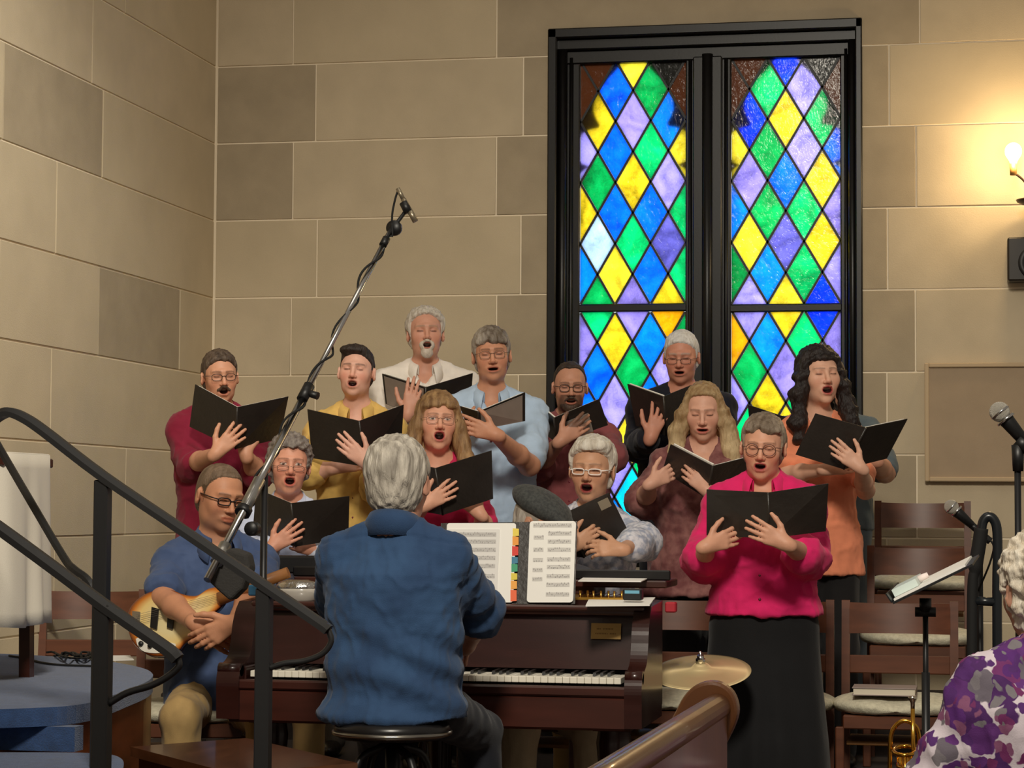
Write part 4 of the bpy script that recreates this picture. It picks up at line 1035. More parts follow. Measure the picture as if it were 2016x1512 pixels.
folder('open black folder held by the woman in orange', (1605, 814, 9.18), (1705, 842, 9.12), (1787, 825, 9.26), (1746, 903, 9.36), (1661, 924, 9.20), (1566, 895, 9.26), white=(0, 0))
# 7 long blonde hair
person('woman with very long blonde hair looking down in a mauve-brown draped top', 1385, 754, 9.43, .2, 0, (-3, -14, 0), hs=0.950, build=1.16, fem=True, skin=(218, 166, 142), hair=dict(st='long', c=(140, 108, 70), c2=(206, 182, 140), line=[(-.12, -.095), (-.03, -.080), (-.008, -.045), (.02, -.02), (.032, .060), (.055, .080), (.075, .092), (.10, .09)], len=.27, spread=.045, fwd=.035, seed=8, tip=1, w=.04, wave=.004), mouth=.22, neck=.95,
       arms=[RH((1282, 952, 9.1), (.85, -.45, .2), (.3, -1), e=(1268, 985, 9.4), curl=.45), LH((1392, 966, 9.05), (-.6, -.6, .2), (.5, -.8), e=(1452, 1000, 9.38), curl=.4)],
       top=dict(m=cloth((112, 66, 66), (142, 96, 92), vscale=18), sl=.98, v=.07, hem=.74, wr=.008, flare=.05, loose=.02, sfl=.035, hemfn=lambda X, Y: -.38*np.clip(X+.10, -.3, .3)), legs=dict(m=BLK, r=1.1))
br = MB(); b_ = P(1284, 955, 9.12); br.tube([b_+np.array([.032*math.cos(t)*.8, .030*math.sin(t), .020*math.cos(t)]) for t in np.linspace(0, 2*PI, 21)[:-1]], .0045, 6, closed=True)
bo_ = br.build('bracelet', mat('bracelet', (40, 28, 24), .5)); tag(bo_, 'dark bracelet on the wrist of the blonde singer', 'bracelet')
folder('black folder with a white page edge held by the long-haired blonde woman', (1320, 875, 9.08), (1403, 918, 8.98), (1470, 901, 9.1), (1470, 955, 9.2), (1392, 982, 9.08), (1304, 927, 9.18), white=(1, 0), pr=.007)
# 10 magenta top, light brown shoulder-length hair
person('woman with light brown shoulder-length hair and glasses in a magenta top', 862, 772, 9.06, .2, 2, (4, 4, -2), hs=0.980, build=.95, fem=True, skin=(226, 168, 140), cheek=.5, hair=dict(st='long', c=(112, 80, 50), c2=(176, 140, 96), line=LINE_WOMAN, len=.07, spread=.03, fwd=.02, seed=31, bangs=(.046, -.02), vol=.004), glasses=dict(c=(150, 110, 90), r=.0011), mouth=.9, eyes='open', lipc=(186, 90, 84),
       arms=[RH((836, 996, 8.62), (.82, -.52, .05), (-.2, -1), e=(800, 1040, 8.96), curl=.2, spread=.15), LH((945, 1012, 8.80), (-.5, -.5, .1), (.5, -.8), e=(955, 1040, 8.92), curl=.5)],
       top=dict(m=cloth((206, 42, 92)), sl=.9, v=.04, vw=1.3, hem=.72, wr=.005, sfl=.012), legs=dict(m=BLK))
folder('open black folder held by the woman in magenta behind the piano', (780, 905, 8.70), (857, 922, 8.60), (968, 887, 8.72), (971, 982, 8.80), (872, 1014, 8.68), (790, 1000, 8.80))
# 11 short curly grey hair, pale blue cardigan
person('woman with short curly grey hair and low spectacles in a pale blue cardigan', 570, 857, 8.95, 0, 2, (2, 0, -3), hs=0.980, build=1.02, fem=True, skin=(214, 152, 126), cheek=.55, hair=dict(c=(92, 82, 76), c2=(150, 140, 132), line=[(-.12, -.09), (-.03, -.075), (-.008, -.03), (.02, -.02), (.035, .045), (.055, .062), (.075, .072), (.10, .07)], t=1.5, vol=.006, curl=.008, seed=41), glasses=dict(c=(96, 66, 52), r=.0014, hh=.011, z=-.012, half=0), mouth=.85, eyes='open',
       arms=[RH((534, 1079, 8.5), (.72, -.5, .05), (-.55, -.8), e=(480, 1095, 8.8), curl=.22, spread=.16), LH((622, 1085, 8.66), (-.8, -.3, .1), (.3, -1), e=(668, 1095, 8.84), curl=.5)],
       top=dict(m=cloth((176, 186, 214), (206, 212, 230), vscale=6), sl=1.85, collar=True, v=.07, copen=.55, hem=.72, wr=.006, sfl=.016, placket=1), legs=dict(m=KHAKI, shoe=(214, 206, 196)))
folder('open black folder held by the woman in the pale cardigan', (504, 962, 8.6), (573, 991, 8.5), (688, 977, 8.62), (686, 1060, 8.7), (583, 1076, 8.58), (497, 1052, 8.7))
# 12 white-haired woman, white glasses, printed blouse
person('white-haired woman with white-rimmed glasses in a pale printed blouse', 1166, 862, 8.91, 0, -6, (-6, -2, -2), hs=1.02, build=.98, fem=True, skin=(206, 156, 124), hair=dict(c=(196, 186, 170), c2=(232, 226, 214), line=[(-.12, -.085), (-.03, -.07), (-.012, -.03), (.015, -.01), (.032, .050), (.055, .066), (.075, .078), (.10, .075)], t=1.3, vol=.006, quiff=-.02, seed=51), brow=(120, 100, 84), glasses=dict(c=(240, 232, 226), r=.0024, hh=.011, z=-.003, p=3.5), mouth=.7, lipc=(150, 62, 60),
       arms=[RH((1126, 1076, 8.51), (.75, -.4, .1), (.3, -1), e=(1096, 1092, 8.78), curl=.5), LH((1222, 1082, 8.41), (-.95, -.06, .05), (0, -1), e=(1268, 1066, 8.76), curl=.55, n=(0, -.5, -1))],
       top=dict(m=cloth((216, 216, 224), (158, 166, 186), vscale=44), sl=1.55, collar=True, v=.06, copen=.5, hem=.72, wr=.006, loose=.012, sfl=.022, placket=1), legs=dict(m=KHAKI))
folder('slanting black folder with a small grey label held by the white-haired woman', (1076, 1000, 8.58), (1113, 1010, 8.50), (1199, 970, 8.52), (1240, 1052, 8.62), (1150, 1098, 8.58), (1080, 1090, 8.64), sheet=((1,), (.70, .93, .07, .27), mat('folder_label', (150, 140, 120), .6)), white=(0, 0))
# 14 bright pink shirt in front
person('woman with grey-brown bob and round glasses in a hot pink shirt', 1503, 816, 8.2, 0, -4, (-2, -8, -3), hs=0.930, build=1.15, fem=True, skin=(214, 158, 130), cheek=.6, hair=dict(c=(92, 76, 60), c2=(158, 142, 124), line=[(-.12, -.095), (-.03, -.085), (-.008, -.06), (.02, -.05), (.034, .050), (.055, .068), (.075, .080), (.10, .075)], t=1.25, seed=5, bangs=(.066, .016), side=.0), glasses=dict(c=(92, 60, 50), p=2.0, hw=.0245, hh=.0225, r=.0016), mouth=.55, lipc=(178, 84, 80), neck=.86,
       arms=[RH((1391, 1076, 7.9), (.9, -.30, .15), (.2, -1), e=(1385, 1105, 8.18), curl=.35), LH((1548, 1071, 7.78), (-.88, -.42, .05), (.0, -1), e=(1592, 1098, 8.12), curl=.18, spread=.12)],
       top=dict(m=cloth((218, 36, 104), vscale=10), sl=1.32, collar=True, copen=.62, v=.09, vw=1.1, hem=.895, flare=.022, loose=.012, sfl=.030, placket=1, wr=.007, belly=.02, button=(200, 40, 96)), legs=dict(st='skirt', m=cloth((20, 20, 22)), b=.27, waist=.93))
folder('wide open black folder held by the woman in hot pink', (1391, 964, 7.92), (1512, 970, 7.84), (1631, 952, 7.92), (1626, 1046, 8.0), (1515, 1060, 7.88), (1391, 1054, 8.0))

# 13 seated man in a flat cap behind the music binder
cp = person('seated man in a dark grey flat cap behind the open music binder', 1062, 968, 8.42, 0, 6, (58, -14, 0), hs=0.980, build=1.1, skin=(200, 146, 118), cheek=.5, hair=dict(c=(170, 160, 148), c2=(200, 192, 182), line=[(-.12, -.085), (-.03, -.07), (-.012, -.03), (.012, -.028), (.03, .04), (.055, .08), (.10, .1)], t=.1, seed=61), brow=(150, 140, 128), mouth=.0, seat=.46,
       arms=[RH((1010, 1150, 8.14), (.6, .3, -.4), (.3, -1), e=(985, 1170, 8.34), curl=.4), LH((1110, 1150, 8.14), (-.6, .3, -.4), (-.3, -1), e=(1135, 1170, 8.34), curl=.4)],
       top=dict(m=cloth((70, 70, 76)), sl=1.7, collar=True, v=.04, hem=.52), legs=dict(st='sit', m=cloth((182, 164, 134)), knees=[(.12, .44, .50), (-.15, .46, .50)], feet=[(.13, .46, .10), (-.17, .40, .10)], waist=.62))
F = Fld((-.14, -.16, -.02), (.14, .20, .18), .0055)
F.op(ell((0, -.010, .078), (.104, .128, .056), rotm(0, -14, 0).T), .02); F.op(ell((0, .03, .062), (.088, .085, .030), rotm(0, -16, 0).T), .02); F.op(ell((0, .105, .040), (.066, .052, .011), rotm(0, -24, 0).T), .012)
o = fmesh('flat_cap', F, cloth((58, 60, 60), (74, 76, 74), vscale=90), cp.root, lambda V, N: .0018*snoise(V, 16, 3, (1, 1, 1), 2)); cp.place(o)
# 15 seated guitarist
person('seated man with cropped hair and black glasses in a blue shirt holding a guitar', 432, 911, 7.82, 0, 12, (16, -12, -6), hs=0.980, build=.98, skin=(206, 146, 112), hair=dict(c=(96, 76, 58), c2=(138, 116, 96), line=[(-.12, -.085), (-.03, -.07), (-.012, -.03), (.010, -.028), (.026, .040), (.045, .072), (.065, .090), (.10, .10)], t=.2, rec=.012, seed=71, amp=.0015), glasses=dict(c=(30, 24, 24), r=.0026, hh=.013, p=3.2), mouth=.0, stub=((150, 112, 92), .35), seat=.50,
       arms=[RH((388, 1230, 7.37), (.80, .50, .0), (.5, -.8), e=(322, 1176, 7.60), curl=.30, spread=.05, hs=1.08), LH((462, 1226, 7.33), (-.82, .45, .0), (-.5, -.8), e=(498, 1172, 7.62), curl=.42, spread=.05, hs=1.08)],
       top=dict(m=cloth((66, 84, 122), (76, 94, 132), vscale=8), sl=.78, collar=True, v=.07, copen=.55, hem=.53, wr=.007, sfl=.026, belly=.02, placket=1), legs=dict(st='sit', m=KHAKI, knees=[(.22, .46, .56), (-.07, .46, .56)], feet=[(.20, .44, .11), (-.07, .40, .11)], waist=.68, shoe=(60, 44, 34)))
# 16 pianist seen from behind
pi = person('grey-haired pianist in a denim shirt seated on the stool, seen from behind', 782, 864, 6.52, 0, 0, (0, -6, -2), hs=1.06, build=1.0, skin=(206, 150, 126), hair=dict(c=(132, 124, 114), c2=(206, 198, 184), line=[(-.12, -.098), (-.03, -.085), (-.012, -.03), (.012, -.028), (.03, .035), (.055, .062), (.10, .085)], t=1.0, seed=81, amp=.005, vol=.002), mouth=.0, seat=.655, fwd=(.02, 1, 0), shw=1.0, neck=.82, belly=.02,
       arms=[RH((917, 1272, 6.98), (-.25, .25, .9), (-.9, -.2), e=(946, 1205, 6.72), n=(.2, -1, -.3), curl=.5), LH((748, 1290, 7.0), (.2, .2, .9), (.9, -.2), e=(668, 1180, 6.80), n=(-.2, -1, -.3), curl=.5)],
       top=dict(m=cloth((42, 66, 100), (50, 78, 114), vscale=6, bump=.2), sl=(1.02, 1.02), collar=True, copen=.5, v=.05, hem=.655, wr=.007, flare=.025, loose=.014, sfl=.020, fit=.018, h=.0075, name='denim_shirt',
                dispfn=lambda V, N: .010*np.sin(V[:, 2]*52+V[:, 0]*17+2.2*np.sin(V[:, 0]*9+V[:, 2]*6))*np.clip((1.02-V[:, 2])/.25, 0, 1)*(N[:, 1] < .3)-.004*np.exp(-((V[:, 2]-1.17-.02*np.cos(V[:, 0]*9))/.004)**2)*(N[:, 1] < 0)),
       legs=dict(st='sit', m=cloth((30, 32, 40)), knees=[(.16, .40, .58), (-.16, .40, .58)], feet=[(.16, .46, .10), (-.16, .42, .10)], waist=.74))
# 17 woman in the purple print at the right edge, in the pews
person('white curly-haired woman in a purple and white floral blouse at the right edge', 2052, 1062, 5.55, 0, 0, (8, -4, 0), hs=1.0, build=1.22, fem=True, skin=(214, 160, 134), hair=dict(c=(206, 190, 166), c2=(240, 232, 216), line=[(-.12, -.13), (-.03, -.12), (-.012, -.10), (.02, -.08), (.032, .02), (.055, .066), (.10, .075)], t=1.6, vol=.014, curl=.012, seed=91, amp=.006), mouth=.0, seat=.40, fwd=(-.30, 1, 0), neck=.9,
       arms=[RH((2120, 1500, 5.9), (0, .3, .9), (-.9, -.2), e=(2190, 1480, 5.6), curl=.5), LH((1880, 1560, 5.85), (0, .3, .9), (.9, -.2), e=(1850, 1540, 5.5), curl=.5)],
       top=dict(m=floral(), sl=1.3, collar=True, copen=.6, v=.0, hem=.42, wr=.008, loose=.02, sfl=.03, flare=.03, name='blouse'), legs=dict(st='sit', m=NAVYP, knees=[(.14, .42, .46), (-.14, .42, .46)], feet=[(.14, .44, .10), (-.14, .44, .10)], waist=.5), group='audience')
# ------------------------------------------------------------------ grand piano
MAHOG = mat('mahogany', (48, 22, 18), .26, var=.25, vscale=2.5, stretch=(1, 6, 6), coat=.15, bump=.01)
MAHOG2 = mat('mahogany_satin', (62, 28, 20), .34, var=.25, vscale=3, stretch=(1, 6, 6), coat=.25)
IVORY = mat('ivory_key', (236, 230, 214), .35); EBONY = mat('ebony', (16, 14, 14), .35)
GOLD = mat('piano_plate_gold', (196, 150, 62), .38, .85, var=.15, vscale=14); BRASS = mat('brass', (206, 160, 80), .25, 1.0); BRASSD = mat('brass_plaque', (176, 142, 82), .5, .3)
CHROME = mat('chrome', (206, 206, 206), .18, 1.0); BLACKM = mat('black_metal', (22, 22, 24), .42, .2); BLACKP = mat('black_plastic', (18, 18, 19), .45); RUB = mat('dark_rubber', (14, 14, 14), .8)
PAPER = mat('white_paper', (240, 238, 232), .9)
YK = 7.13
pxl = P(437, 1350, YK)[0]; pxr = -1.0; kz = .738
piano = empty('grand_piano', ((pxl+pxr)/2, YK, 0), 0, 'dark mahogany grand piano with its keyboard towards the pews', 'piano')
PO = Vector(piano.location)
def sub(mb, name, m, par, root_loc, **k):
    o = mb.build(name, m, par, **k); o.location = -Vector(root_loc); return o
def pb(mb, name, m): return sub(mb, name, m, piano, PO)
kx0, kx1 = P(493, 1330, YK)[0], P(1223, 1330, YK)[0]
RZ = .995; Y0 = YK+.03
q = MB(); q.box((pxl+.03, YK-.045, .575), (pxr-.03, YK+.42, .680), .008); q.box((pxl+.05, YK-.05, .680), (pxr-.05, YK-.012, .712), .006); pb(q, 'keybed', MAHOG2)
# arms (cheeks) with a scrolled front
for s_, x0, x1 in ((-1, pxl, kx0-.012), (1, kx1+.012, pxr)):
    q = MB(); prof = [(YK-.055, .585), (YK-.058, .66), (YK-.06, .70), (YK-.05, .735), (YK-.02, .755), (YK+.02, .765), (YK+.06, .785), (YK+.085, .83), (YK+.10, .88), (YK+.13, .925), (YK+.17, .955), (YK+.42, .965), (YK+.42, .585)]
    w_ = x1-x0; xa, xb = (x0, x0+w_*.9) if s_ < 0 else (x1-w_*.9, x1)
    pf_ = [prof[0]]+[tuple(p_) for p_ in arc(prof[1:-2], 4)]+prof[-2:]; q.prism([(xa, y, z) for y, z in pf_], (xb-xa, 0, 0)); q.tube([(xa, YK-.028, .742), (xb, YK-.028, .742)], .022, 12)
    o = pb(q, 'arm', MAHOG)
    q = MB(); q.box((xb if s_ < 0 else x0, YK-.01, .70), (x1 if s_ < 0 else xa, YK+.14, .752), .004); pb(q, 'key_block', MAHOG)
# rim and lid of the body
x0, x1 = pxl+.004, pxr-.004
outline = [(x0, YK+.40), (x0, YK+1.38), (x0+.05, YK+1.50), (x0+.16, YK+1.57), (x0+.32, YK+1.59), (x0+.46, YK+1.54), (x0+.58, YK+1.42), (x0+.70, YK+1.22), (x0+.84, YK+.98), (x0+.98, YK+.80), (x0+1.12, YK+.69), (x0+1.26, YK+.60), (x1-.04, YK+.52), (x1, YK+.46), (x1, YK+.40)]
q = MB(); q.prism([(x, y, .62) for x, y in outline], (0, 0, .345)); pb(q, 'rim', MAHOG)
q = MB(); q.box((x0+.06, YK+.43, .960), (x1-.10, YK+.56, .972)); q.box((x0+.06, YK+.56, .960), (x0+1.1, YK+.70, .972)); pb(q, 'plate', GOLD)
q = MB()
for k in range(40):
    xx = x0+.10+k*(x1-x0-.2)/39; q.tube([(xx, YK+.46, .977), (xx, YK+.70, .979)], .0012, 4, False)
for k in range(52):
    xx = x0+.09+k*(x1-x0-.18)/51; q.lathe([(0, .022), (.004, .022), (.004, 0)], (xx, YK+.445+.012*(k % 3), .972), 6)
o = pb(q, 'string', BRASS); o['kind'] = 'stuff'
lido = [(x0-.012, YK+.74)]+[(x+(-.012 if x < x0+.3 else .012), y+.012) for x, y in outline if y > YK+.75]+[(x0+1.10, YK+.74)]
q = MB(); q.prism([(x, y, RZ-.022) for x, y in lido], (0, 0, .022)); pb(q, 'lid', MAHOG2)
q = MB(); q.box((x0+.02, YK+.715, RZ+.001), (x1-.02, YK+1.02, RZ+.026), .004); pb(q, 'lid_flap', MAHOG2)
q = MB(); q.box((x0+.01, YK+.735, RZ+.027), (x1-.01, YK+.755, RZ+.062), .004); pb(q, 'lid_edge', EBONY)
# fallboard and the shelf above it
q = MB(); q.prism([(kx0-.02, YK+.165, .752), (kx0-.02, YK+.20, .928), (kx0-.02, YK+.235, .928), (kx0-.02, YK+.22, .752)], (kx1-kx0+.04, 0, 0)); pb(q, 'fallboard', MAHOG)
q = MB(); q.box((kx0-.05, YK+.165, .926), (kx1+.05, YK+.42, .948), .006); q.box((kx0-.05, YK+.15, .938), (kx1+.05, YK+.18, .957), .006); pb(q, 'music_shelf', MAHOG2)
q = MB(); q.prism([(P(895, 1186, YK+.26)[0], YK+.255, .952), (P(895, 1186, YK+.26)[0], YK+.33, 1.17), (P(895, 1186, YK+.26)[0], YK+.345, 1.17), (P(895, 1186, YK+.26)[0], YK+.27, .952)], (P(1126, 1186, YK+.26)[0]-P(895, 1186, YK+.26)[0], 0, 0)); pb(q, 'music_desk', MAHOG)
# keys
kw = (kx1-kx0)/52
for k in range(52):
    q = MB(); q.box((kx0+k*kw+.0006, YK-.004, kz-.020), (kx0+(k+1)*kw-.0006, YK+.148, kz), .0015); pb(q, 'white_key', IVORY)
for k in range(51):
    if (k+5) % 7 in (2, 6): continue
    q = MB(); xx = kx0+(k+1)*kw; q.prism([(xx-.005, YK+.048, kz), (xx-.005, YK+.054, kz+.011), (xx-.005, YK+.148, kz+.012), (xx-.005, YK+.148, kz)], (.010, 0, 0)); pb(q, 'black_key', EBONY)
# brass plaque
pa, pc = P(1163, 1258, YK+.17), P(1223, 1228, YK+.18)
q = MB(); q.prism([(pa[0], YK+.1735, pa[2]), (pc[0], YK+.1735, pa[2]), (pc[0], YK+.183, pc[2]), (pa[0], YK+.183, pc[2])], (0, -.003, .0006)); pl = pb(q, 'plaque', BRASSD)
q = MB(); rp_ = random.Random(3)
for row, (n_, w0) in enumerate(((12, .62), (13, .70))):
    xx = pa[0]+(pc[0]-pa[0])*(1-w0)/2; tot = (pc[0]-pa[0])*w0; f_ = .36 if row else .66
    zc = pa[2]+(pc[2]-pa[2])*f_; yy = YK+.1735+.0095*f_-.0034
    for k in range(n_):
        if rp_.random() < .15: continue
        a0 = xx+tot*k/n_; q.box((a0, yy-.0004, zc-.0025), (a0+tot/n_*.6, yy, zc+.0025*rp_.uniform(.6, 1)))
e_ = q.build('engraving', mat('engraving', (120, 88, 40), .6), pl)
for v_ in e_.data.vertices: pass
e_['kind'] = 'stuff'
# legs and lyre
for lx, ly in ((pxl+.12, YK+.16), (pxr-.12, YK+.16), (pxl+.42, YK+1.34)):
    q = MB(); q.lathe([(.062, .62), (.066, .60), (.050, .57), (.058, .52), (.052, .45), (.036, .15), (.042, .12), (.030, .08), (.022, .07)], (lx, ly, 0), 8); q.box((lx-.065, ly-.065, .56), (lx+.065, ly+.065, .62), .006); q.lathe([(.0, .07), (.024, .066), (.030, .035), (.024, .004), (0, .0)], (lx, ly, 0), 12); pb(q, 'leg', MAHOG)
q = MB(); mxx = (pxl+pxr)/2
for s_ in (-1, 1): q.tube(arc([(mxx+s_*.05, YK+.28, .62), (mxx+s_*.09, YK+.28, .45), (mxx+s_*.06, YK+.28, .22), (mxx+s_*.09, YK+.27, .12)]), .014, 8)
q.box((mxx-.13, YK+.20, .08), (mxx+.13, YK+.34, .13), .006)
for k in (-1, 0, 1): q.box((mxx+k*.06-.012, YK+.08, .095), (mxx+k*.06+.012, YK+.22, .108), .004)
pb(q, 'pedal_lyre', MAHOG)
# ------------------------------------------------------------------ things on the piano
def flat_sheet(name, label, pts, z, th=.0015, m=PAPER, cat='paper', group=None, bend=0.0):
    """a paper lying at height z; pts are photo points of its corners"""
    w_ = [PZ(u, v, z) for u, v in pts]; c_ = sum(w_)/len(w_); q = MB(); q.prism([p-c_ for p in w_], (0, 0, th))
    o = q.build(name, m); o.location = V3(c_); tag(o, label, cat, group); return o
# open binder
YB = YK+.235
bt = empty('music_binder', P(1025, 1187, YB), 0, 'open white music binder with coloured index tabs standing on the piano', 'binder')
BO = bt.location
def tilt(u, v, dy=0): # plane leaning back on the music desk
    b_ = P(1020, 1187, YB); z_ = P(u, v, YB)[2]; return P(u, v, YB+dy+(z_-b_[2])*.28)
q = MB(); q.prism([tilt(868, 1030, .006), tilt(1136, 1026, .006), tilt(1132, 1189, .006), tilt(868, 1189, .006)], (0, .006, 0)); sub(q, 'cover', BLKP if False else FBLACK, bt, BO)
def rr(u0, v0, u1, v1, r, dy, sh=0):
    pts = []
    for cx_, cy_, a0 in ((u1-r, v0+r, -90), (u1-r, v1-r, 0), (u0+r, v1-r, 90), (u0+r, v0+r, 180)):
        for k in range(4):
            a = math.radians(a0+30*k); yy = cy_+r*math.sin(a); pts.append(tilt(cx_+r*math.cos(a)-(yy-v0)/(v1-v0)*sh, yy, dy))
    return pts
q = MB(); q.prism(rr(1043, 1026, 1134, 1186, 6, -.004, 6), (0, .006, 0)); pr_ = sub(q, 'page', PAPER, bt, BO)
q = MB(); q.prism(rr(880, 1030, 1016, 1186, 5, -.003, 6), (0, .005, 0)); pl2 = sub(q, 'page', PAPER, bt, BO)
q = MB(); q.prism(rr(880, 1042, 984, 1180, 2, -.006, 6), (0, .002, 0)); pl3 = sub(q, 'page', mat('loose_score', (226, 224, 220), .9), bt, BO)
for (v0, v1, c_) in ((1040, 1056, (236, 212, 90)), (1056, 1074, (240, 160, 70)), (1075, 1094, (220, 70, 60)), (1096, 1110, (70, 130, 160)), (1110, 1126, (70, 160, 120)), (1128, 1142, (226, 206, 80)), (1143, 1160, (240, 170, 80)), (1161, 1184, (236, 110, 70))):
    q = MB(); sh = (v0-1026)/160*6; q.prism([tilt(1010-sh, v0, -.0045), tilt(1022-sh, v0+1, -.0045), tilt(1022-sh, v1-1, -.0045), tilt(1010-sh, v1, -.0045)], (0, .002, 0)); sub(q, 'index_tab', mat('tab_%d' % v0, c_, .7), bt, BO)
INK = mat('printed_score', (168, 164, 162), .9); rn = random.Random(9)
def score(rows, dy, parent):
    q = MB()
    for (u0, u1, v) in rows:
        sh = (v-1026)/160*6
        for k in range(5):     # staff lines
            vv = v-3.4+1.7*k; q.prism([tilt(u0-sh, vv, dy), tilt(u1-sh, vv, dy), tilt(u1-sh, vv+.45, dy), tilt(u0-sh, vv+.45, dy)], (0, -.0003, 0))
        u = u0+2
        while u < u1-2:
            vv = v+rn.uniform(-3.5, 3); q.prism([tilt(u-sh, vv-1.2, dy), tilt(u+1.6-sh, vv-1.2, dy), tilt(u+1.6-sh, vv+1.2, dy), tilt(u-sh, vv+1.2, dy)], (0, -.0004, 0)); u += rn.uniform(2.5, 5)
    o = sub(q, 'printed_score', INK, bt, BO); o['kind'] = 'stuff'
score([(1050, 1126, 1034)]+[(1080, 1126, v) for v in (1050, 1066, 1082, 1101, 1116, 1134, 1151, 1170)]+[(1052, 1072, v) for v in (1058, 1082, 1102, 1122, 1140)], -.0048, bt)
score([(890, 978, v) for v in (1052, 1066, 1082, 1098, 1114, 1134, 1154)], -.0068, bt)
flat_sheet('loose_score', 'white loose papers on the piano shelf below the brass strip', [(1160, 1180), (1290, 1178), (1279, 1193), (1153, 1194)], .962, .004)
flat_sheet('loose_score', 'white loose papers lying on the folded piano lid beside the binder', [(1160, 1131), (1298, 1129), (1262, 1146), (1138, 1145)], 1.026, .003)
flat_sheet('loose_score', 'white sheet on the piano shelf left of the pianist', [(640, 1152), (668, 1152), (668, 1183), (640, 1184)], .962, .004)
def small_box(name, label, u0, v0, u1, v1, Y, dy, m, cat, ch=.004):
    a = P(u0, v1, Y); b = P(u1, v0, Y); q = MB(); c_ = (a+b)/2; q.box((a[0]-c_[0], 0, a[2]-c_[2]), (b[0]-c_[0], dy, b[2]-c_[2]), ch); o = q.build(name, m); o.location = V3(c_); tag(o, label, cat); return o
o = small_box('phone_case', 'small black gadget with a blue screen on the piano shelf by the papers', 1226, 1160, 1263, 1182, YK+.22, .05, BLACKP, 'gadget')
s2 = MB(); s2.box((-.024, -.0015, .004), (.024, 0, .014)); s2.build('screen', mat('blue_screen', (110, 170, 196), .3), o)
small_box('red_box', 'small red box on the right end of the piano', 1309, 1186, 1330, 1206, YK+.45, .05, mat('red_card', (176, 34, 48), .6), 'box')
small_box('blue_box', 'small blue packet on the left end of the piano shelf', 488, 1152, 521, 1173, YK+.24, .05, mat('blue_card', (60, 120, 160), .5), 'packet')
small_box('music_case', 'long black case lying on the left of the piano lid', 486, 1096, 660, 1128, YK+.86, .16, mat('black_case', (16, 15, 17), .6), 'case', .006)
# covered glass dish
dc = P(587, 1184, YK+.29); dish = empty('covered_dish', dc, 0, 'oval glass dish with a shiny foil lid on the piano shelf', 'dish')
q = MB(); n_ = 28
def oval(rx, ry, z, wob=0): return [(rx*math.cos(2*PI*k/n_)*(1+wob*math.sin(k*2.3)), ry*math.sin(2*PI*k/n_), z) for k in range(n_)]
q.strip([oval(.050, .036, 0), oval(.064, .046, .006), oval(.070, .052, .034), oval(.072, .054, .046), oval(.068, .050, .046)], closed=True); q.build('bowl', mat('dish_glass', (196, 190, 180), .12, spec=.8, coat=.6), dish)
q = MB(); q.strip([oval(.074, .056, .046), oval(.075, .057, .056), oval(.060, .044, .066, .04), oval(.034, .024, .073, .08), oval(.004, .003, .072)], closed=True); q.build('foil_lid', mat('foil', (216, 214, 210), .14, 1.0, bump=.9, bscale=40), dish)
# ------------------------------------------------------------------ stools and bench
def stool():
    c_ = PZ(772, 1418, .652); r = .170; t = empty('piano_stool', (c_[0], c_[1]-.0, 0), 0, 'round black padded stool under the pianist', 'stool')
    q = MB(); q.lathe([(0, .655), (r*.8, .655), (r*.97, .645), (r, .630), (r*.98, .612), (r*.9, .602), (0, .602)], n=36); q.build('seat', mat('stool_vinyl', (20, 19, 20), .3), t)
    q = MB(); q.lathe([(r*.995, .626), (r+.006, .622), (r+.006, .614), (r*.995, .610)], n=36); q.build('seat_band', mat('stool_band', (150, 146, 138), .25, 1.0), t)
    q = MB(); q.tube([(0, 0, .25), (0, 0, .605)], .020, 12); q.build('column', BLACKM, t)
    for k in range(4):
        a = PI/4+k*PI/2; q = MB(); x, y = math.cos(a), math.sin(a); q.tube(arc([(x*.03, y*.03, .58), (x*.12, y*.12, .52), (x*.17, y*.17, .25), (x*.20, y*.20, .012)]), .012, 8); q.build('leg', BLACKM, t)
    q = MB(); q.tube([(.165*math.cos(a), .165*math.sin(a), .24) for a in np.linspace(0, 2*PI, 28)[:-1]], .009, 8, closed=True); q.build('foot_ring', CHROME, t)
stool()
def bench():
    z = .56; c4 = [PZ(257, 1470, z), PZ(486, 1453, z), PZ(704, 1502, z)]; c4.append(c4[0]+c4[2]-c4[1]); c_ = sum(c4)/4
    t = empty('piano_bench', (c_[0], c_[1], 0), 0, 'low glossy brown wooden bench in front of the piano, left of the stool', 'bench'); W_ = mat('bench_wood', (88, 56, 36), .22, var=.3, vscale=3, stretch=(6, 1, 6), coat=.4)
    loc = [np.array([p[0]-c_[0], p[1]-c_[1], 0]) for p in c4]
    q = MB(); q.prism([p*1.0+np.array([0, 0, z-.028]) for p in loc], (0, 0, .028)); q.build('bench_top', W_, t)
    q = MB(); q.prism([p*.92+np.array([0, 0, z-.11]) for p in loc], (0, 0, .08)); q.build('apron', MAHOG2, t)
    for p in loc:
        q = MB(); x, y = p[0]*.84, p[1]*.84; q.lathe([(.030, z-.1), (.026, .2), (.018, .0), (0, 0)], (x, y, 0), 8); q.build('leg', MAHOG2, t)
bench()
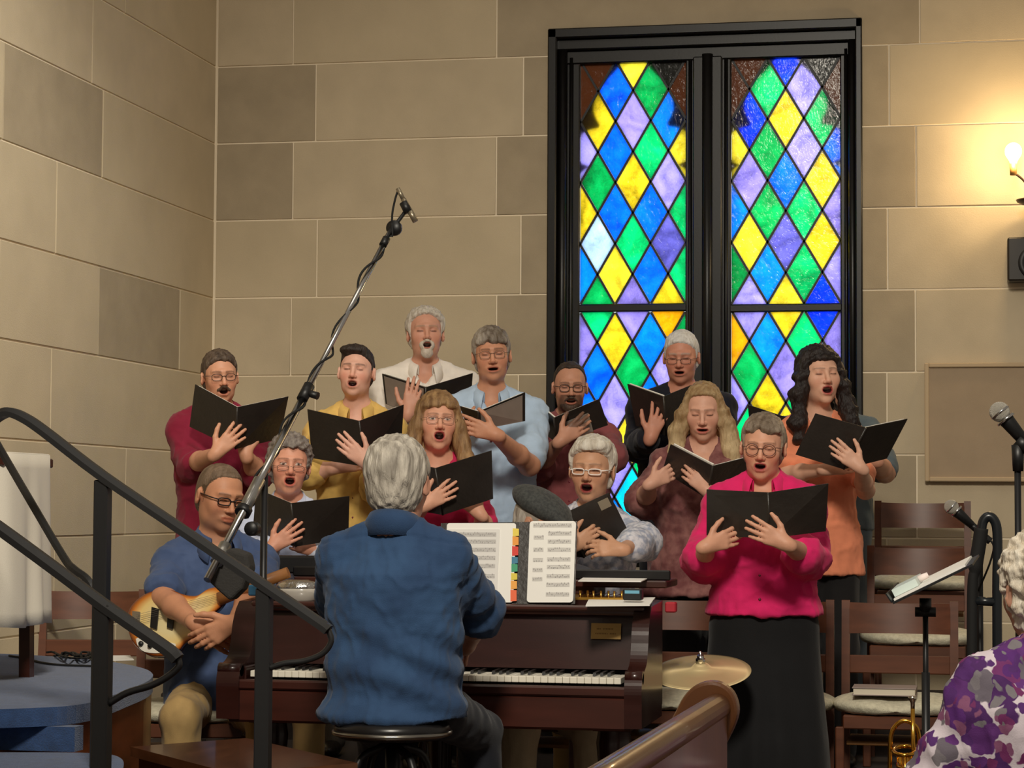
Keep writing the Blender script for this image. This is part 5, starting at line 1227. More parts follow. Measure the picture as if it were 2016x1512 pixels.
# ------------------------------------------------------------------ wooden choir chairs
CW = mat('chair_wood', (92, 52, 33), .40, var=.25, vscale=3.5, stretch=(1, 8, 8), coat=.15); CU_ = mat('chair_cushion', (206, 200, 176), .95, var=.14, vscale=60, bump=.35, bscale=220)
def chair_parts(t, cushion=True):
    w, d = .45, .43
    for sx in (-1, 1):
        q = MB(); x = sx*(w/2-.016); q.prism([(x-.016, -.025, 0), (x-.016, .012, 0), (x-.016, .004, .45), (x-.016, -.030, .915), (x-.016, -.058, .915), (x-.016, -.032, .45)], (.032, 0, 0)); q.build('leg', CW, t)
        q = MB(); q.box((x-.016, d-.035, 0), (x+.016, d, .462), .004); q.build('leg', CW, t)
        q = MB(); q.box((x-.010, .0, .20), (x+.010, d-.03, .23), .003); q.build('stretcher', CW, t)
    rows = []
    for z in (.787, .905):
        rows.append((z, ))
    q = MB(); a = []; b = []; n = 10
    for k in range(n+1):
        x = -w/2+.03+(w-.06)*k/n; cv = -.040*(1-(2*k/n-1)**2); zc = .004*(1-(2*k/n-1)**2)
        a.append([(x, -.028+cv, .787), (x, -.044+cv, .907-zc)]); b.append([(x, -.014+cv, .787), (x, -.030+cv, .907-zc)])
    for k in range(n):
        q.add([a[k][1], b[k][1], b[k+1][1], a[k+1][1]], [(0, 1, 2, 3)]); q.add([a[k][0], b[k][0], b[k+1][0], a[k+1][0]], [(0, 3, 2, 1)])
    q.strip(a, True); q.strip(b[::-1], True); q.build('backrest', CW, t, recalc=False)
    q = MB(); q.box((-w/2+.03, -.034, .632), (w/2-.03, -.014, .702), .004); q.build('back_rail', CW, t)
    q = MB(); q.box((-w/2+.028, .0, .455), (w/2-.028, d-.004, .505), .004); q.build('seat', CW, t)
    q = MB(); q.box((-w/2+.035, .03, .385), (w/2-.035, .32, .40), .003); q.build('book_rack', mat('rack_wood', (150, 104, 56), .5), t)
    if cushion:
        F = Fld((-.26, -.02, .47), (.26, .47, .62), .011)
        F.op(ell((-.10, .215, .535), (.145, .235, .042)), .05); F.op(ell((.10, .215, .535), (.145, .235, .042)), .03); F.op(ell((0, .22, .528), (.225, .235, .026)), .03)
        F.cut(lambda X, Y, Z: .506-Z+0*X+0*Y, .006); fmesh('cushion', F, CU_, t, lambda V, N: .0015*snoise(V, 30, 3))
def dup(root, loc, rz, label, group):
    r = root.copy(); COL.objects.link(r); r.location = loc; r.rotation_euler = (0, 0, rz); r['label'] = label; r['group'] = group; r['category'] = 'chair'
    for ch in root.children:
        c = ch.copy(); COL.objects.link(c); c.parent = r
    return r
def cpos(u, Y, z): 
    p = P(u, 1000, Y); return Vector((p[0], p[1], z))
def yawto(p, e=0): return PI+e
GC = 'wooden choir chairs'
ch0 = empty('choir_chair', cpos(1770, 9.05, 0), PI, 'front wooden chair with a book lying on its white cushion', 'chair', GC); chair_parts(ch0)
dup(ch0, cpos(1528, 9.05, 0), PI, 'wooden chair in the front row behind the woman in hot pink', GC)
dup(ch0, cpos(1350, 9.05, 0), PI, 'wooden chair in the front row half hidden behind the piano end', GC)
dup(ch0, cpos(1809, 10.10, .2), PI, 'empty wooden chair in the second row with a white cushion, behind the front chair', GC)
dup(ch0, cpos(1816, 10.97, .4), PI, 'empty wooden chair in the top row against the stone wall', GC)
dup(ch0, cpos(184, 9.15, 0), PI+.25, 'wooden chair by the side wall behind the blue platform', GC)
dup(ch0, cpos(392, 8.10, 0), PI+.25, 'wooden chair with white cushion under the seated guitarist', GC)
dup(ch0, cpos(1062, 8.66, 0), PI, 'wooden chair under the man in the flat cap', GC)
# hymnal on the front cushion
c_ = P(1742, 1350, 8.72); hb = empty('hymn_book', (c_[0], c_[1], .579), 0, 'closed pale hymn book lying on the front chair cushion', 'book')
q = MB(); q.box((-.118, -.09, 0), (.118, .09, .004), .001); q.box((-.118, -.09, .026), (.118, .09, .030), .001); q.box((-.118, .084, 0), (.118, .09, .03)); q.build('cover', mat('book_cover', (150, 136, 132), .45), hb)
q = MB(); q.box((-.113, -.086, .004), (.113, .084, .026)); q.build('pages', mat('book_pages', (222, 212, 190), .9), hb)
# hymnals in the rack of the front chair
# ------------------------------------------------------------------ blue carpeted platform, steps and handrails
CARPET = mat('blue_carpet', (42, 70, 114), 1.0, var=.22, vscale=26, bump=.5, bscale=260, sheen=.3); PWOOD = mat('platform_wood', (120, 62, 28), .42, var=.25, vscale=4, stretch=(1, 1, 6), coat=.2)
zp = .73
top = [PZ(u, v, zp) for u, v in ((-120, 1400), (60, 1394), (150, 1388), (205, 1375), (250, 1358), (285, 1344), (299, 1334), (300, 1326), (286, 1317), (250, 1308), (190, 1299), (100, 1292), (10, 1287), (-120, 1284))]
top = arc(top, 4)
plat = empty('pulpit_platform', (float(top[0][0]), float(top[0][1]), 0), 0, 'raised platform with blue carpet and wooden side at the far left', 'platform'); PL = plat.location
q = MB(); q.prism([(p[0], p[1], zp-.05) for p in top], (0, 0, .05)); sub(q, 'carpet_top', CARPET, plat, PL)
cc = sum(top)/len(top); ins = [cc+(p-cc)*.93 for p in top]
q = MB(); q.prism([(p[0], p[1]+.03, 0) for p in ins], (0, 0, zp-.051)); sub(q, 'side_panel', PWOOD, plat, PL)
zs_ = .612
st2 = [PZ(u, v, zs_) for u, v in ((-120, 1560), (100, 1560), (200, 1545), (242, 1522), (252, 1502), (244, 1489), (215, 1482), (130, 1479), (-120, 1479))]
st2 = arc([p+np.array([0, -.03, 0]) for p in st2], 4)
step = empty('carpet_step', (float(st2[0][0]), float(st2[0][1]), 0), 0, 'blue carpeted step below the platform at the lower left corner', 'step'); SL = step.location
q = MB(); q.prism([(p[0], p[1], zs_-.04) for p in st2], (0, 0, .04)); sub(q, 'tread', CARPET, step, SL)
cc = sum(st2)/len(st2); q = MB(); q.prism([(cc[0]+(p[0]-cc[0])*.94, cc[1]+(p[1]-cc[1])*.9, 0) for p in st2], (0, 0, zs_-.041)); sub(q, 'step_base', CARPET, step, SL)
rz_ = [PZ(-120, 1479, zs_), PZ(155, 1479, zs_)]
q = MB(); q.box((rz_[0][0]-.4, rz_[1][1]-.03, zs_+.001), (rz_[1][0], rz_[1][1]+.03, zp-.051)); sub(q, 'riser', CARPET, plat, PL)
def bar(pts, w, h, up=(0, 0, 1)):
    """flat bar swept along pts: w across, h thick"""
    pts = [np.asarray(p, float) for p in pts]; q = MB(); rows = []
    for i, p in enumerate(pts):
        t = nrm(pts[min(i+1, len(pts)-1)]-pts[max(i-1, 0)]); s = nrm(np.cross(t, [0, 1, 0])); n = nrm(np.cross(s, t))   # n lies across, towards +-Y
        
        sg = 1 if s[2] >= 0 else -1; s = s*sg; b_ = min(.012, w*.3)
        rows.append([p+s*h*.5+n*(w/2-b_), p+s*h*.5-n*(w/2-b_), p+s*h*.05-n*w/2, p-s*h/2-n*w/2, p-s*h/2+n*w/2, p+s*h*.05+n*w/2])
    q.strip(rows, False, True); k = len(rows); q.f += [(0, 1, 2, 3, 4, 5), tuple(6*(k-1)+j for j in (5, 4, 3, 2, 1, 0))]; q.sm += [False]*2; q.mi += [0]*2
    return q
RAIL = mat('handrail_paint', (37, 37, 38), .40, .1, bump=.03, bscale=40)
YA, YBR = 5.45, 4.60
ra = empty('handrail', tuple(P(205, 1512, YA)[:2])+(0,), 0, 'black iron stair handrail with two posts in front of the guitarist', 'handrail'); RA = ra.location
sub(bar(arc([P(-30, 836, YA), P(2, 815, YA), P(22, 812, YA), P(50, 823, YA), P(90, 850, YA), P(205, 938, YA), P(360, 1043, YA), P(525, 1155, YA), P(628, 1225, YA), P(648, 1240, YA)], 4), .045, .024), 'rail', RAIL, ra, RA)
for u, v, zb in ((203, 945, zs_+.001), (521, 1158, 0)):
    a = P(u, v, YA); q = MB(); q.box((a[0]-.0185, a[1]-.0185, zb), (a[0]+.0185, a[1]+.0185, a[2]), .003); sub(q, 'post', RAIL, ra, RA)
q = MB(); q.tube(arc([P(646, 1238, YA), P(652, 1262, YA), P(636, 1286, YA), P(600, 1301, YA), P(560, 1306, YA), P(528, 1316, YA)], 5), .0075, 8); sub(q, 'scroll_end', RAIL, ra, RA)
rb = empty('handrail', tuple(P(205, 1512, YBR)[:2])+(0,), 0, 'lower black iron handrail nearest the pews, crossing the platform', 'handrail'); RB_ = rb.location
sub(bar(arc([P(-60, 998, YBR), P(0, 1039, YBR), P(100, 1112, YBR), P(205, 1190, YBR), P(300, 1256, YBR), P(338, 1283, YBR), P(352, 1297, YBR)], 4), .040, .024), 'rail', RAIL, rb, RB_)
a = P(204, 1190, YBR); q = MB(); q.box((a[0]-.0175, a[1]-.0175, 0), (a[0]+.0175, a[1]+.0175, a[2]), .003); sub(q, 'post', RAIL, rb, RB_)
q = MB(); q.tube(arc([P(350, 1296, YBR), P(352, 1312, YBR), P(330, 1332, YBR), P(296, 1350, YBR), P(250, 1364, YBR), P(212, 1386, YBR)], 5), .0075, 8); sub(q, 'scroll_end', RAIL, rb, RB_)
rc = empty('handrail', tuple(P(100, 1060, 5.9)[:2])+(0,), 0, 'thin black iron bar sloping steeply behind the handrail post', 'handrail')
q = bar(arc([P(-40, 812, 5.9), P(0, 882, 5.9), P(60, 985, 5.7), P(125, 1095, 5.55), P(146, 1120, 5.5), P(172, 1140, 5.47), P(190, 1172, 5.45)], 5), .016, .018); sub(q, 'rail', RAIL, rc, rc.location)
a = P(-36, 820, 5.9); q = MB(); q.box((a[0]-.012, a[1]-.012, zp+.001), (a[0]+.012, a[1]+.012, a[2])); sub(q, 'post', RAIL, rc, rc.location)
# white cloth stand
Yc = 6.62; c_ = P(-52, 1355, Yc); hw_ = P(64, 900, Yc)[0]-c_[0]
tb = empty('altar_stand', (c_[0], c_[1], zp), 0, 'small dark wooden stand under the white cloth at the left edge', 'stand')
zt_ = P(10, 897, Yc)[2]-zp
q = MB(); q.box((-hw_+.01, -.19, zt_-.035), (hw_-.01, .19, zt_-.006), .004); q.build('stand_top', MAHOG2, tb)
for sx in (-1, 1):
    for sy in (-1, 1):
        q = MB(); x = sx*(hw_-.072); q.prism([(x-.018, sy*.15-.018, 0), (x+.018, sy*.15-.018, 0), (x+.018, sy*.15+.018, 0), (x-.018, sy*.15+.018, 0)], (-sx*.01, 0, zt_-.035)); q.build('leg', MAHOG2, tb)
q = MB(); rows = []; N_ = 120; zh_ = P(40, 1233, Yc)[2]-zp
for i in range(13):
    f_ = i/12; z = zt_+.004-(zt_-zh_)*f_; row = []
    for k in range(N_):
        a = 2*PI*k/N_; ex = 6; cx_, sx_ = math.cos(a), math.sin(a); r_ = (abs(cx_)**ex+abs(sx_)**ex)**(-1/ex)
        fold = f_*(.012*math.sin(a*7+1.2*math.sin(a*3))+.003*math.sin(a*15))+.016*f_; row.append(((hw_+fold)*r_*cx_, (.20+fold)*r_*sx_, z+.004*f_*math.sin(a*5)))
    rows.append(row)
topc = [[(x*.98, y*.98, z+.004) for x, y, z in rows[0]], [(x*.02, y*.02, z+.005) for x, y, z in rows[0]]]
q.strip(rows, True, True); q.strip([topc[1], topc[0], rows[0]], True, True); o = q.build('altar_cloth', mat('white_linen', (228, 220, 204), .9, bump=.15, bscale=400, sheen=.2)); o.location = tb.location; tag(o, 'white linen cloth draped over the small stand at the left edge', 'cloth')
m_ = o.modifiers.new('s', 'SOLIDIFY'); m_.thickness = .002
# cables and paper on the platform
q = MB(); rc_ = random.Random(4); 
for n_ in range(5):
    pts = []
    for k in range(8): pts.append(PZ(95+n_*8+k*13+rc_.uniform(-5, 5), 1290+rc_.uniform(-7, 6), zp+.006+rc_.uniform(0, .02)))
    q.tube(arc(pts, 5), .004, 6)
q.tube(arc([PZ(18, 1291, zp+.005), PZ(50, 1296, zp+.005), PZ(80, 1304, zp+.005), PZ(120, 1309, zp+.005), PZ(180, 1311, zp+.005)], 5), .004, 6)
tag(q.build('cable_coil', RUB), 'tangle of black cables lying on the blue platform', 'cable')
flat_sheet('paper', 'white sheet of paper lying on the blue platform', [(176, 1292), (256, 1291), (264, 1300), (180, 1302)], zp+.003, .002)
# ------------------------------------------------------------------ electric guitar
YG = 7.52; gc = P(345, 1225, YG); gt = empty('electric_guitar', gc, 0, 'cream sunburst electric guitar lying across the seated man\'s lap', 'guitar'); GLc = gt.location
gv = nrm([.35, -.93, .10])
def gp(u, v, d=0.0):  # guitar face plane, tilted back a little
    p = P(u, v, YG); p = P(u, v, YG+(p[2]-gc[2])*.30+(p[0]-gc[0])*-.25); return p+np.array([.1, -1, .25])*-d
out = arc([(250, 1228), (254, 1200), (272, 1178), (300, 1163), (335, 1161), (362, 1170), (388, 1172), (412, 1158), (436, 1156), (446, 1172), (434, 1194), (420, 1208), (404, 1236), (384, 1256), (364, 1266), (352, 1280), (330, 1290), (300, 1291), (272, 1277), (256, 1254), (250, 1228)], 4)[:-1]
co = np.mean(out, 0); rings = []; cols_ = []; vs = []; fs = []; n_ = len(out)
for sc_, d_ in ((1.0, .036), (1.0, .004), (.985, 0), (.90, -.001), (.74, -.001), (.4, -.001), (.02, -.001)):
    for p in out: 
        e_ = co+(np.asarray(p)-co)*sc_; vs.append(gp(e_[0], e_[1], d_)-np.array(GLc)); cols_.append({1.0: (96, 40, 16), .985: (120, 54, 20), .90: (206, 122, 40), .74: (238, 206, 132), .4: (240, 222, 168), .02: (240, 222, 168)}[sc_])
for i in range(6):
    for k in range(n_): fs.append((i*n_+k, i*n_+(k+1) % n_, (i+1)*n_+(k+1) % n_, (i+1)*n_+k))
fs.append(tuple(range(n_))[::-1])
go = meshobj('guitar_body', vs, fs, mat('guitar_finish', (240, 220, 160), .18, vcol=True, coat=.7), gt, True, cols=np.array([lin(c) for c in cols_]))
def gplate(name, pts, d0, d1, m):
    q = MB(); q.prism([gp(u, v, d0)-np.array(GLc) for u, v in pts], np.array([.1, -1, .25])*(d0-d1)); return q.build(name, m, gt)
gplate('pickguard', arc([(268, 1258), (290, 1250), (318, 1262), (346, 1268), (338, 1280), (316, 1286), (286, 1284), (272, 1272), (268, 1258)], 3)[:-1], -.001, -.004, mat('pickguard', (236, 232, 220), .4))
gplate('pickup', [(300, 1196), (314, 1200), (310, 1240), (297, 1236)], -.001, -.012, BLACKP); gplate('pickup', [(332, 1206), (344, 1210), (341, 1240), (330, 1236)], -.001, -.012, BLACKP)
gplate('bridge', [(262, 1204), (278, 1206), (276, 1240), (262, 1238)], -.001, -.012, CHROME)
for u, v in ((279, 1268), (297, 1272)):
    q = MB(); c_ = gp(u, v, -.004)-np.array(GLc); q.lathe([(.009, 0), (.009, .010), (.007, .013), (0, .013)], c_, 12, nrm([.1, -1, .25])); q.build('knob', BLACKP, gt)
q = MB(); q.tube([gp(432, 1180, -.004)-np.array(GLc), gp(560, 1128, -.004)-np.array(GLc)+np.array([0, .05, 0])], [.024, .020], 10); q.build('neck', mat('maple_neck', (150, 100, 56), .4), gt)
q = MB()
for k in range(6):
    o_ = np.array([0, 0, (k-2.5)*.007]); q.tube([gp(270, 1222, -.013)-np.array(GLc)+o_, gp(432, 1178, -.012)-np.array(GLc)+o_*.8], .0006, 4, False)
q.build('string', CHROME, gt)['kind'] = 'stuff'
# ------------------------------------------------------------------ boom microphone
bm_ = empty('boom_microphone', tuple(P(521, 1005, 7.0)[:2])+(0,), 0, 'tall chrome boom microphone stand reaching over the choir', 'microphone stand'); BM = bm_.location
def bp(t):   # along the boom: 0 lower end, 1 tip
    u = 408+(770-408)*t; v = 1142+(452-1142)*t; return P(u, v, 6.69+1.0*t)
q = MB(); q.tube([bp(0), bp(.53)], .0125, 12); q.tube([bp(.53), bp(1)], .0095, 12); sub(q, 'boom', CHROME, bm_, BM)
for t0_, t1_ in ((.205, .285), (.05, .10)):
    q = MB(); q.tube([bp(t0_), bp(t1_)], .020, 14); sub(q, 'sleeve', mat('brushed_sleeve', (176, 174, 168), .34, .9), bm_, BM)
for t0_, t1_, r_ in ((.515, .555, .019), (.19, .205, .026), (.955, .975, .014)):
    q = MB(); q.tube([bp(t0_), bp(t1_)], r_, 12); sub(q, 'clutch', BLACKP, bm_, BM)
q = MB(); c_ = bp(.535); q.tube([c_, c_+np.array([.045, -.01, -.012])], [.010, .013], 8); sub(q, 'knob', BLACKP, bm_, BM)
q = MB(); c_ = bp(.165)+np.array([.05, .0, -.02]); q.lathe([(0, -.024), (.020, -.024), (.023, -.018), (.023, .018), (.020, .024), (0, .024)], c_, 16, (0, 1, 0)); sub(q, 'knob', BLACKP, bm_, BM)
a = bp(.312)-np.array([0, .03, 0]); q = MB(); q.tube([(a[0], a[1]+.03, a[2]-.01), (a[0], a[1]+.03, .22)], .012, 12); sub(q, 'column', BLACKM, bm_, BM)
for k in range(3):
    an = k*2*PI/3+.4; q = MB(); q.tube([(a[0], a[1]+.03, .26), (a[0]+.16*math.cos(an), a[1]+.03+.16*math.sin(an), .012)], .011, 8); sub(q, 'leg', BLACKM, bm_, BM)
q = MB(); cb = P(450, 1138, 6.76); poly = [P(u, v, 6.76)-cb for u, v in ((424, 1092), (452, 1078), (486, 1090), (492, 1120), (476, 1160), (452, 1184), (430, 1165), (404, 1140))]; q.prism(poly, (0, .07, 0)); o = q.build('counterweight_bag', mat('bag_canvas', (50, 48, 46), .9, bump=.3, bscale=120), bm_); o.location = V3(cb)-BM
bv = o.modifiers.new('b', 'BEVEL'); bv.width = .012; bv.segments = 3
pts = []; ts = np.linspace(.22, .985, 150); dirb = nrm(bp(1)-bp(0)); s1 = nrm(np.cross(dirb, [0, 1, 0])); s2_ = np.cross(dirb, s1)
for t in ts: 
    an = t*44; r_ = .016+.005*math.sin(t*31); pts.append(bp(t)+r_*(math.cos(an)*s1+math.sin(an)*s2_))
pts += arc([bp(.985)+s1*-.016, P(772, 425, 7.70), P(778, 392, 7.70), P(784, 374, 7.70)], 5)
q = MB(); q.tube(pts, .0042, 6); sub(q, 'cable', RUB, bm_, BM)
q = MB(); q.tube([bp(1), P(776, 446, 7.70), P(800, 414, 7.70)], .007, 8); c_ = P(776, 449, 7.70); q.lathe([(0, -.012), (.026, -.012), (.028, 0), (.026, .012), (0, .012)], c_, 20, (0.2, 1, 0)); q.lathe([(0, -.02), (.015, -.02), (.016, .02), (0, .02)], P(799, 408, 7.70), 12, nrm(P(818, 436, 7.70)-P(785, 374, 7.70))); sub(q, 'clip', BLACKP, bm_, BM)
q = MB(); q.tube([P(783, 371, 7.70), P(794, 392, 7.70)], .008, 10); q.tube([P(794, 392, 7.70), P(805, 412, 7.70)], .0095, 12); q.tube([P(805, 412, 7.70), P(818, 436, 7.70)], .0105, 12); sub(q, 'microphone', mat('mic_body', (150, 138, 116), .35, .7), bm_, BM)
# ------------------------------------------------------------------ right side: microphones, rail, music stand
GRILLE = mat('mic_grille', (196, 190, 178), .45, .5, bump=.8, bscale=600)
def vocal_mic(label, ball, tail, Y, r, pole_u, pole_v0, dy=0.0, boom=None):
    b = P(*ball, Y); e = P(*tail, Y+dy); d = nrm(e-b); base = P(pole_u, 1000, Y+dy); t = empty('microphone_stand', (base[0], base[1], 0), 0, label, 'microphone stand'); L_ = t.location
    F = Fld((-r*1.4,)*3, (r*1.4,)*3, r/9); F.op(ell((0, 0, 0), (r, r, r)), .001); o = fmesh('grille', F, GRILLE, t); o.location = V3(b)-L_
    q = MB(); q.tube([b+d*r*.80, b+d*r*1.05], r*.99, 16); q.tube([b-d*.001, b+d*.004], r*1.03, 20); sub(q, 'ring', CHROME, t, L_)
    q = MB(); q.tube([b+d*r*.8, b+d*r*1.3, e], [r*.82, r*.74, r*.46], 14); sub(q, 'handle', BLACKP, t, L_)
    return t, L_, b, e, d
t, L_, b, e, d = vocal_mic('silver-headed vocal microphone on a straight black stand at the right', (1968, 811), (2034, 890), 5.78, .0255, 2004, 880)
p_ = P(2004, 880, 5.78); q = MB(); q.tube([p_+np.array([0, 0, .005]), p_-np.array([0, 0, .06])], [.016, .013], 12); q.tube([P(2003, 866, 5.78), P(2024, 884, 5.78)], .019, 12); sub(q, 'clip', BLACKP, t, L_)
q = MB(); q.tube([(L_[0], L_[1], .02), (L_[0], L_[1], p_[2]-.05)], .0085, 10); sub(q, 'pole', BLACKM, t, L_)
q = MB(); q.lathe([(0, .03), (.05, .028), (.125, .014), (.13, 0), (0, 0)], (L_[0], L_[1], 0), 28); sub(q, 'base', BLACKM, t, L_)
t, L_, b, e, d = vocal_mic('smaller microphone on an angled boom in front of the top chair', (1873, 998), (1920, 1040), 8.0, .0255, 1928, 1060)
q = MB(); q.tube(arc([e-d*.02, P(1938, 1056, 8.0), P(1950, 1066, 8.0)], 4), .013, 10); sub(q, 'boom', BLACKM, t, L_)
q = MB(); q.tube([(L_[0], L_[1], .02), (L_[0], L_[1], P(1928, 1050, 8.0)[2])], .012, 10); sub(q, 'pole', BLACKM, t, L_)
q = MB(); q.lathe([(0, .03), (.05, .028), (.125, .014), (.13, 0), (0, 0)], (L_[0], L_[1], 0), 28); sub(q, 'base', BLACKM, t, L_)
q = MB(); q.tube(arc([P(1944, 1058, 7.99), P(1956, 1075, 7.99), P(1950, 1105, 7.99), P(1936, 1140, 7.99), P(1926, 1162, 7.99)], 6), .004, 6); sub(q, 'cable', RUB, t, L_)
hl = empty('tube_rail', tuple(P(1945, 1000, 7.8)[:2])+(0,), 0, 'black bent tubular rail with a rubber grip standing beside the chairs', 'rail'); HL = hl.location
pb1 = P(1963, 1200, 7.8); q = MB(); q.tube(arc([(pb1[0], pb1[1], .0), P(1963, 1200, 7.8), P(1964, 1100, 7.8), P(1963, 1045, 7.8), P(1957, 1024, 7.8), P(1946, 1017, 7.8), P(1936, 1026, 7.8), P(1932, 1044, 7.8)], 6), .0165, 14); sub(q, 'tube', mat('tube_paint', (26, 30, 34), .28), hl, HL)
pb2 = P(1913, 1200, 7.8); q = MB(); q.tube(arc([P(1932, 1040, 7.8), P(1928, 1070, 7.8), P(1920, 1120, 7.8), P(1914, 1180, 7.8), (pb2[0], pb2[1], .45), (pb2[0], pb2[1], .0)], 6), [.024]*13+[.018]*18, 14); sub(q, 'grip', RUB, hl, HL)
q = MB(); q.tube([P(1918, 1183, 7.8), P(1962, 1185, 7.8)], .015, 12); sub(q, 'cross_bar', mat('tube_paint', (26, 30, 34), .28), hl, HL)
ms = empty('music_stand', tuple(P(1822, 1200, 6.75)[:2])+(0,), 0, 'black music stand with a tilted desk and white papers at the right', 'music stand'); ML = ms.location
A_, B_ = P(1757, 1186, 6.55), P(1914, 1110, 6.55); dep = np.array([.02, .46, .018]); dn = nrm(np.cross(B_-A_, dep)); dn = dn if dn[2] > 0 else -dn
q = MB(); q.prism([A_, B_, B_+dep, A_+dep], -dn*.006); al = nrm(B_-A_); q.prism([A_, A_+dep, A_+dep+dn*.03-al*.004, A_+dn*.03-al*.004], -al*.004); sub(q, 'desk', BLACKM, ms, ML)
cpt = P(1822, 1205, 6.77); q = MB(); q.tube([(cpt[0], cpt[1], .60), (cpt[0], cpt[1], cpt[2])], .0085, 10); q.tube([(cpt[0], cpt[1], .06), (cpt[0], cpt[1], .80)], .0125, 10); sub(q, 'pole', BLACKM, ms, ML)
q = MB(); q.tube([cpt, cpt+np.array([0.0, 0.0, .04])], .018, 10); q.tube([cpt+np.array([-.03, 0, .0]), cpt+np.array([.03, 0, .0])], .014, 8); sub(q, 'clamp', BLACKP, ms, ML)
for k in range(3):
    an = k*2*PI/3+.9; q = MB(); q.tube([(cpt[0], cpt[1], .22), (cpt[0]+.27*math.cos(an), cpt[1]+.27*math.sin(an), .012)], .009, 8); sub(q, 'leg', BLACKM, ms, ML)
c0 = A_+al*.006+dn*.001+dep*.02; q = MB(); c1 = B_-al*.02+dn*.001+dep*.02; q.prism([p-c0 for p in (c0, c1, c1+dep*.94, c0+dep*.94)], dn*.006); o = q.build('loose_score', PAPER); o.location = V3(c0); tag(o, 'white music sheets lying on the tilted music stand', 'paper')
q = MB(); c0 = A_+al*.006+dn*.008+dep*.15; q.prism([p-c0 for p in (c0, c0+al*.075, c0+al*.075+dep*.5, c0+dep*.5)], dn*.022); q2 = MB(); q2.tube([al*.075+dn*.013+dep*.2, al*.105+dn*.013+dep*.2], [.011, .008], 8)
tp = empty('tissue_pack', c0, 0, 'small white packet at the foot of the music stand desk', 'packet'); q.build('pack', mat('pack_film', (206, 220, 216), .4), tp); q2.build('tissue', mat('tissue', (240, 226, 222), .9), tp)
# trumpet on its stand
TRB = mat('lacquered_brass', (212, 158, 62), .16, 1.0); YT = 6.15
tr_ = empty('trumpet', tuple(P(1780, 1500, YT)[:2])+(0,), 0, 'shiny brass trumpet standing upright on its bell at the lower right', 'trumpet'); TL_ = tr_.location
q = MB(); q.tube(arc([P(1751, 1600, YT), P(1752, 1500, YT), P(1754, 1450, YT), P(1764, 1428, YT), P(1780, 1419, YT), P(1797, 1425, YT), P(1808, 1444, YT), P(1810, 1500, YT), P(1810, 1560, YT)], 5), .0062, 10); sub(q, 'tuning_slide', TRB, tr_, TL_)
q = MB(); q.tube([P(1797, 1395, YT-.01), P(1799, 1560, YT-.01)], .0058, 10); sub(q, 'leadpipe', TRB, tr_, TL_)
q = MB(); q.tube([P(1796, 1371, YT-.01), P(1796.5, 1377, YT-.01), P(1797, 1384, YT-.01), P(1797, 1398, YT-.01)], [.0125, .0095, .006, .0055], 14); sub(q, 'mouthpiece', mat('silver', (214, 206, 190), .2, 1.0), tr_, TL_)
for (cu, cv, ru, rv, w_) in ((1781, 1478, 22, 9, .0062), (1788, 1506, 20, 8, .0062)):
    q = MB(); q.tube([P(cu+ru*math.cos(a), cv+rv*math.sin(a), YT-.02-.05*math.sin(a)) for a in np.linspace(0, 2*PI, 25)[:-1]], w_, 8, closed=True); sub(q, 'valve_slide', TRB, tr_, TL_)
for k in range(3):
    c_ = P(1772+k*10, 1530, YT+.02*k); q = MB(); q.lathe([(0, .06), (.009, .06), (.009, -.08), (0, -.08)], c_, 14); sub(q, 'valve', TRB, tr_, TL_)
c_ = P(1757, 1600, YT); q = MB(); q.lathe([(.006, .0), (.008, -.12), (.014, -.20), (.030, -.26), (.062, -.29), (.060, -.292), (.028, -.262), (.006, -.10)], c_, 28); sub(q, 'bell', TRB, tr_, TL_)
q = MB(); q.tube([(c_[0], c_[1], .012), (c_[0], c_[1], c_[2]-.2)], .008, 8); q.lathe([(0, .03), (.03, .028), (.10, .012), (.11, 0), (0, 0)], (c_[0], c_[1], 0), 20); sub(q, 'peg_stand', BLACKM, tr_, TL_)
# ------------------------------------------------------------------ cymbal
YC = 7.86; cc = P(1378, 1300, YC); cy = empty('cymbal', (cc[0], cc[1], 0), 0, 'brass cymbal on a stand between the piano and the woman in hot pink', 'cymbal'); CL = cy.location
ax = nrm([-.02, -.30, 1]); q = MB(); R_ = .172; q.lathe([(0.004, .024), (.018, .022), (.030, .012), (.036, .006), (.09, .0005), (R_*.9, -.007), (R_, -.010), (R_, -.0115), (R_*.9, -.009), (.036, .003), (.004, .021)], cc+np.array([.004, 0, -.03]), 64, ax)
cym_ = mat('cymbal_bronze', (240, 216, 164), .42, .6)
nt = cym_.node_tree; tg_ = nt.nodes.new('ShaderNodeTangent'); tg_.direction_type = 'RADIAL'; tg_.axis = 'Z'; nt.links.new(tg_.outputs[0], nt.nodes['Principled BSDF'].inputs['Tangent']); nt.nodes['Principled BSDF'].inputs['Anisotropic'].default_value = .85
o = q.build('cymbal_plate', cym_, cy, loc=V3(cc)); o.location = V3(cc)-CL
q = MB(); c1 = cc+np.array([.004, 0, -.03]); q.tube([c1+ax*.024, c1+ax*.050], .012, 12); q.tube([c1+ax*.03+np.array([-.016, 0, 0]), c1+ax*.03+np.array([.016, 0, 0])], .009, 8); q.tube([c1-ax*.01, c1+ax*.066], .004, 8); sub(q, 'wing_nut', CHROME, cy, CL)
q = MB(); q.tube([c1-ax*.005, (CL[0], CL[1], c1[2]-.10), (CL[0], CL[1], .2)], .010, 10); sub(q, 'pole', CHROME, cy, CL)
for k in range(3):
    an = k*2*PI/3+.5; q = MB(); q.tube([(CL[0], CL[1], .32), (CL[0]+.28*math.cos(an), CL[1]+.28*math.sin(an), .012)], .009, 8); sub(q, 'leg', CHROME, cy, CL)
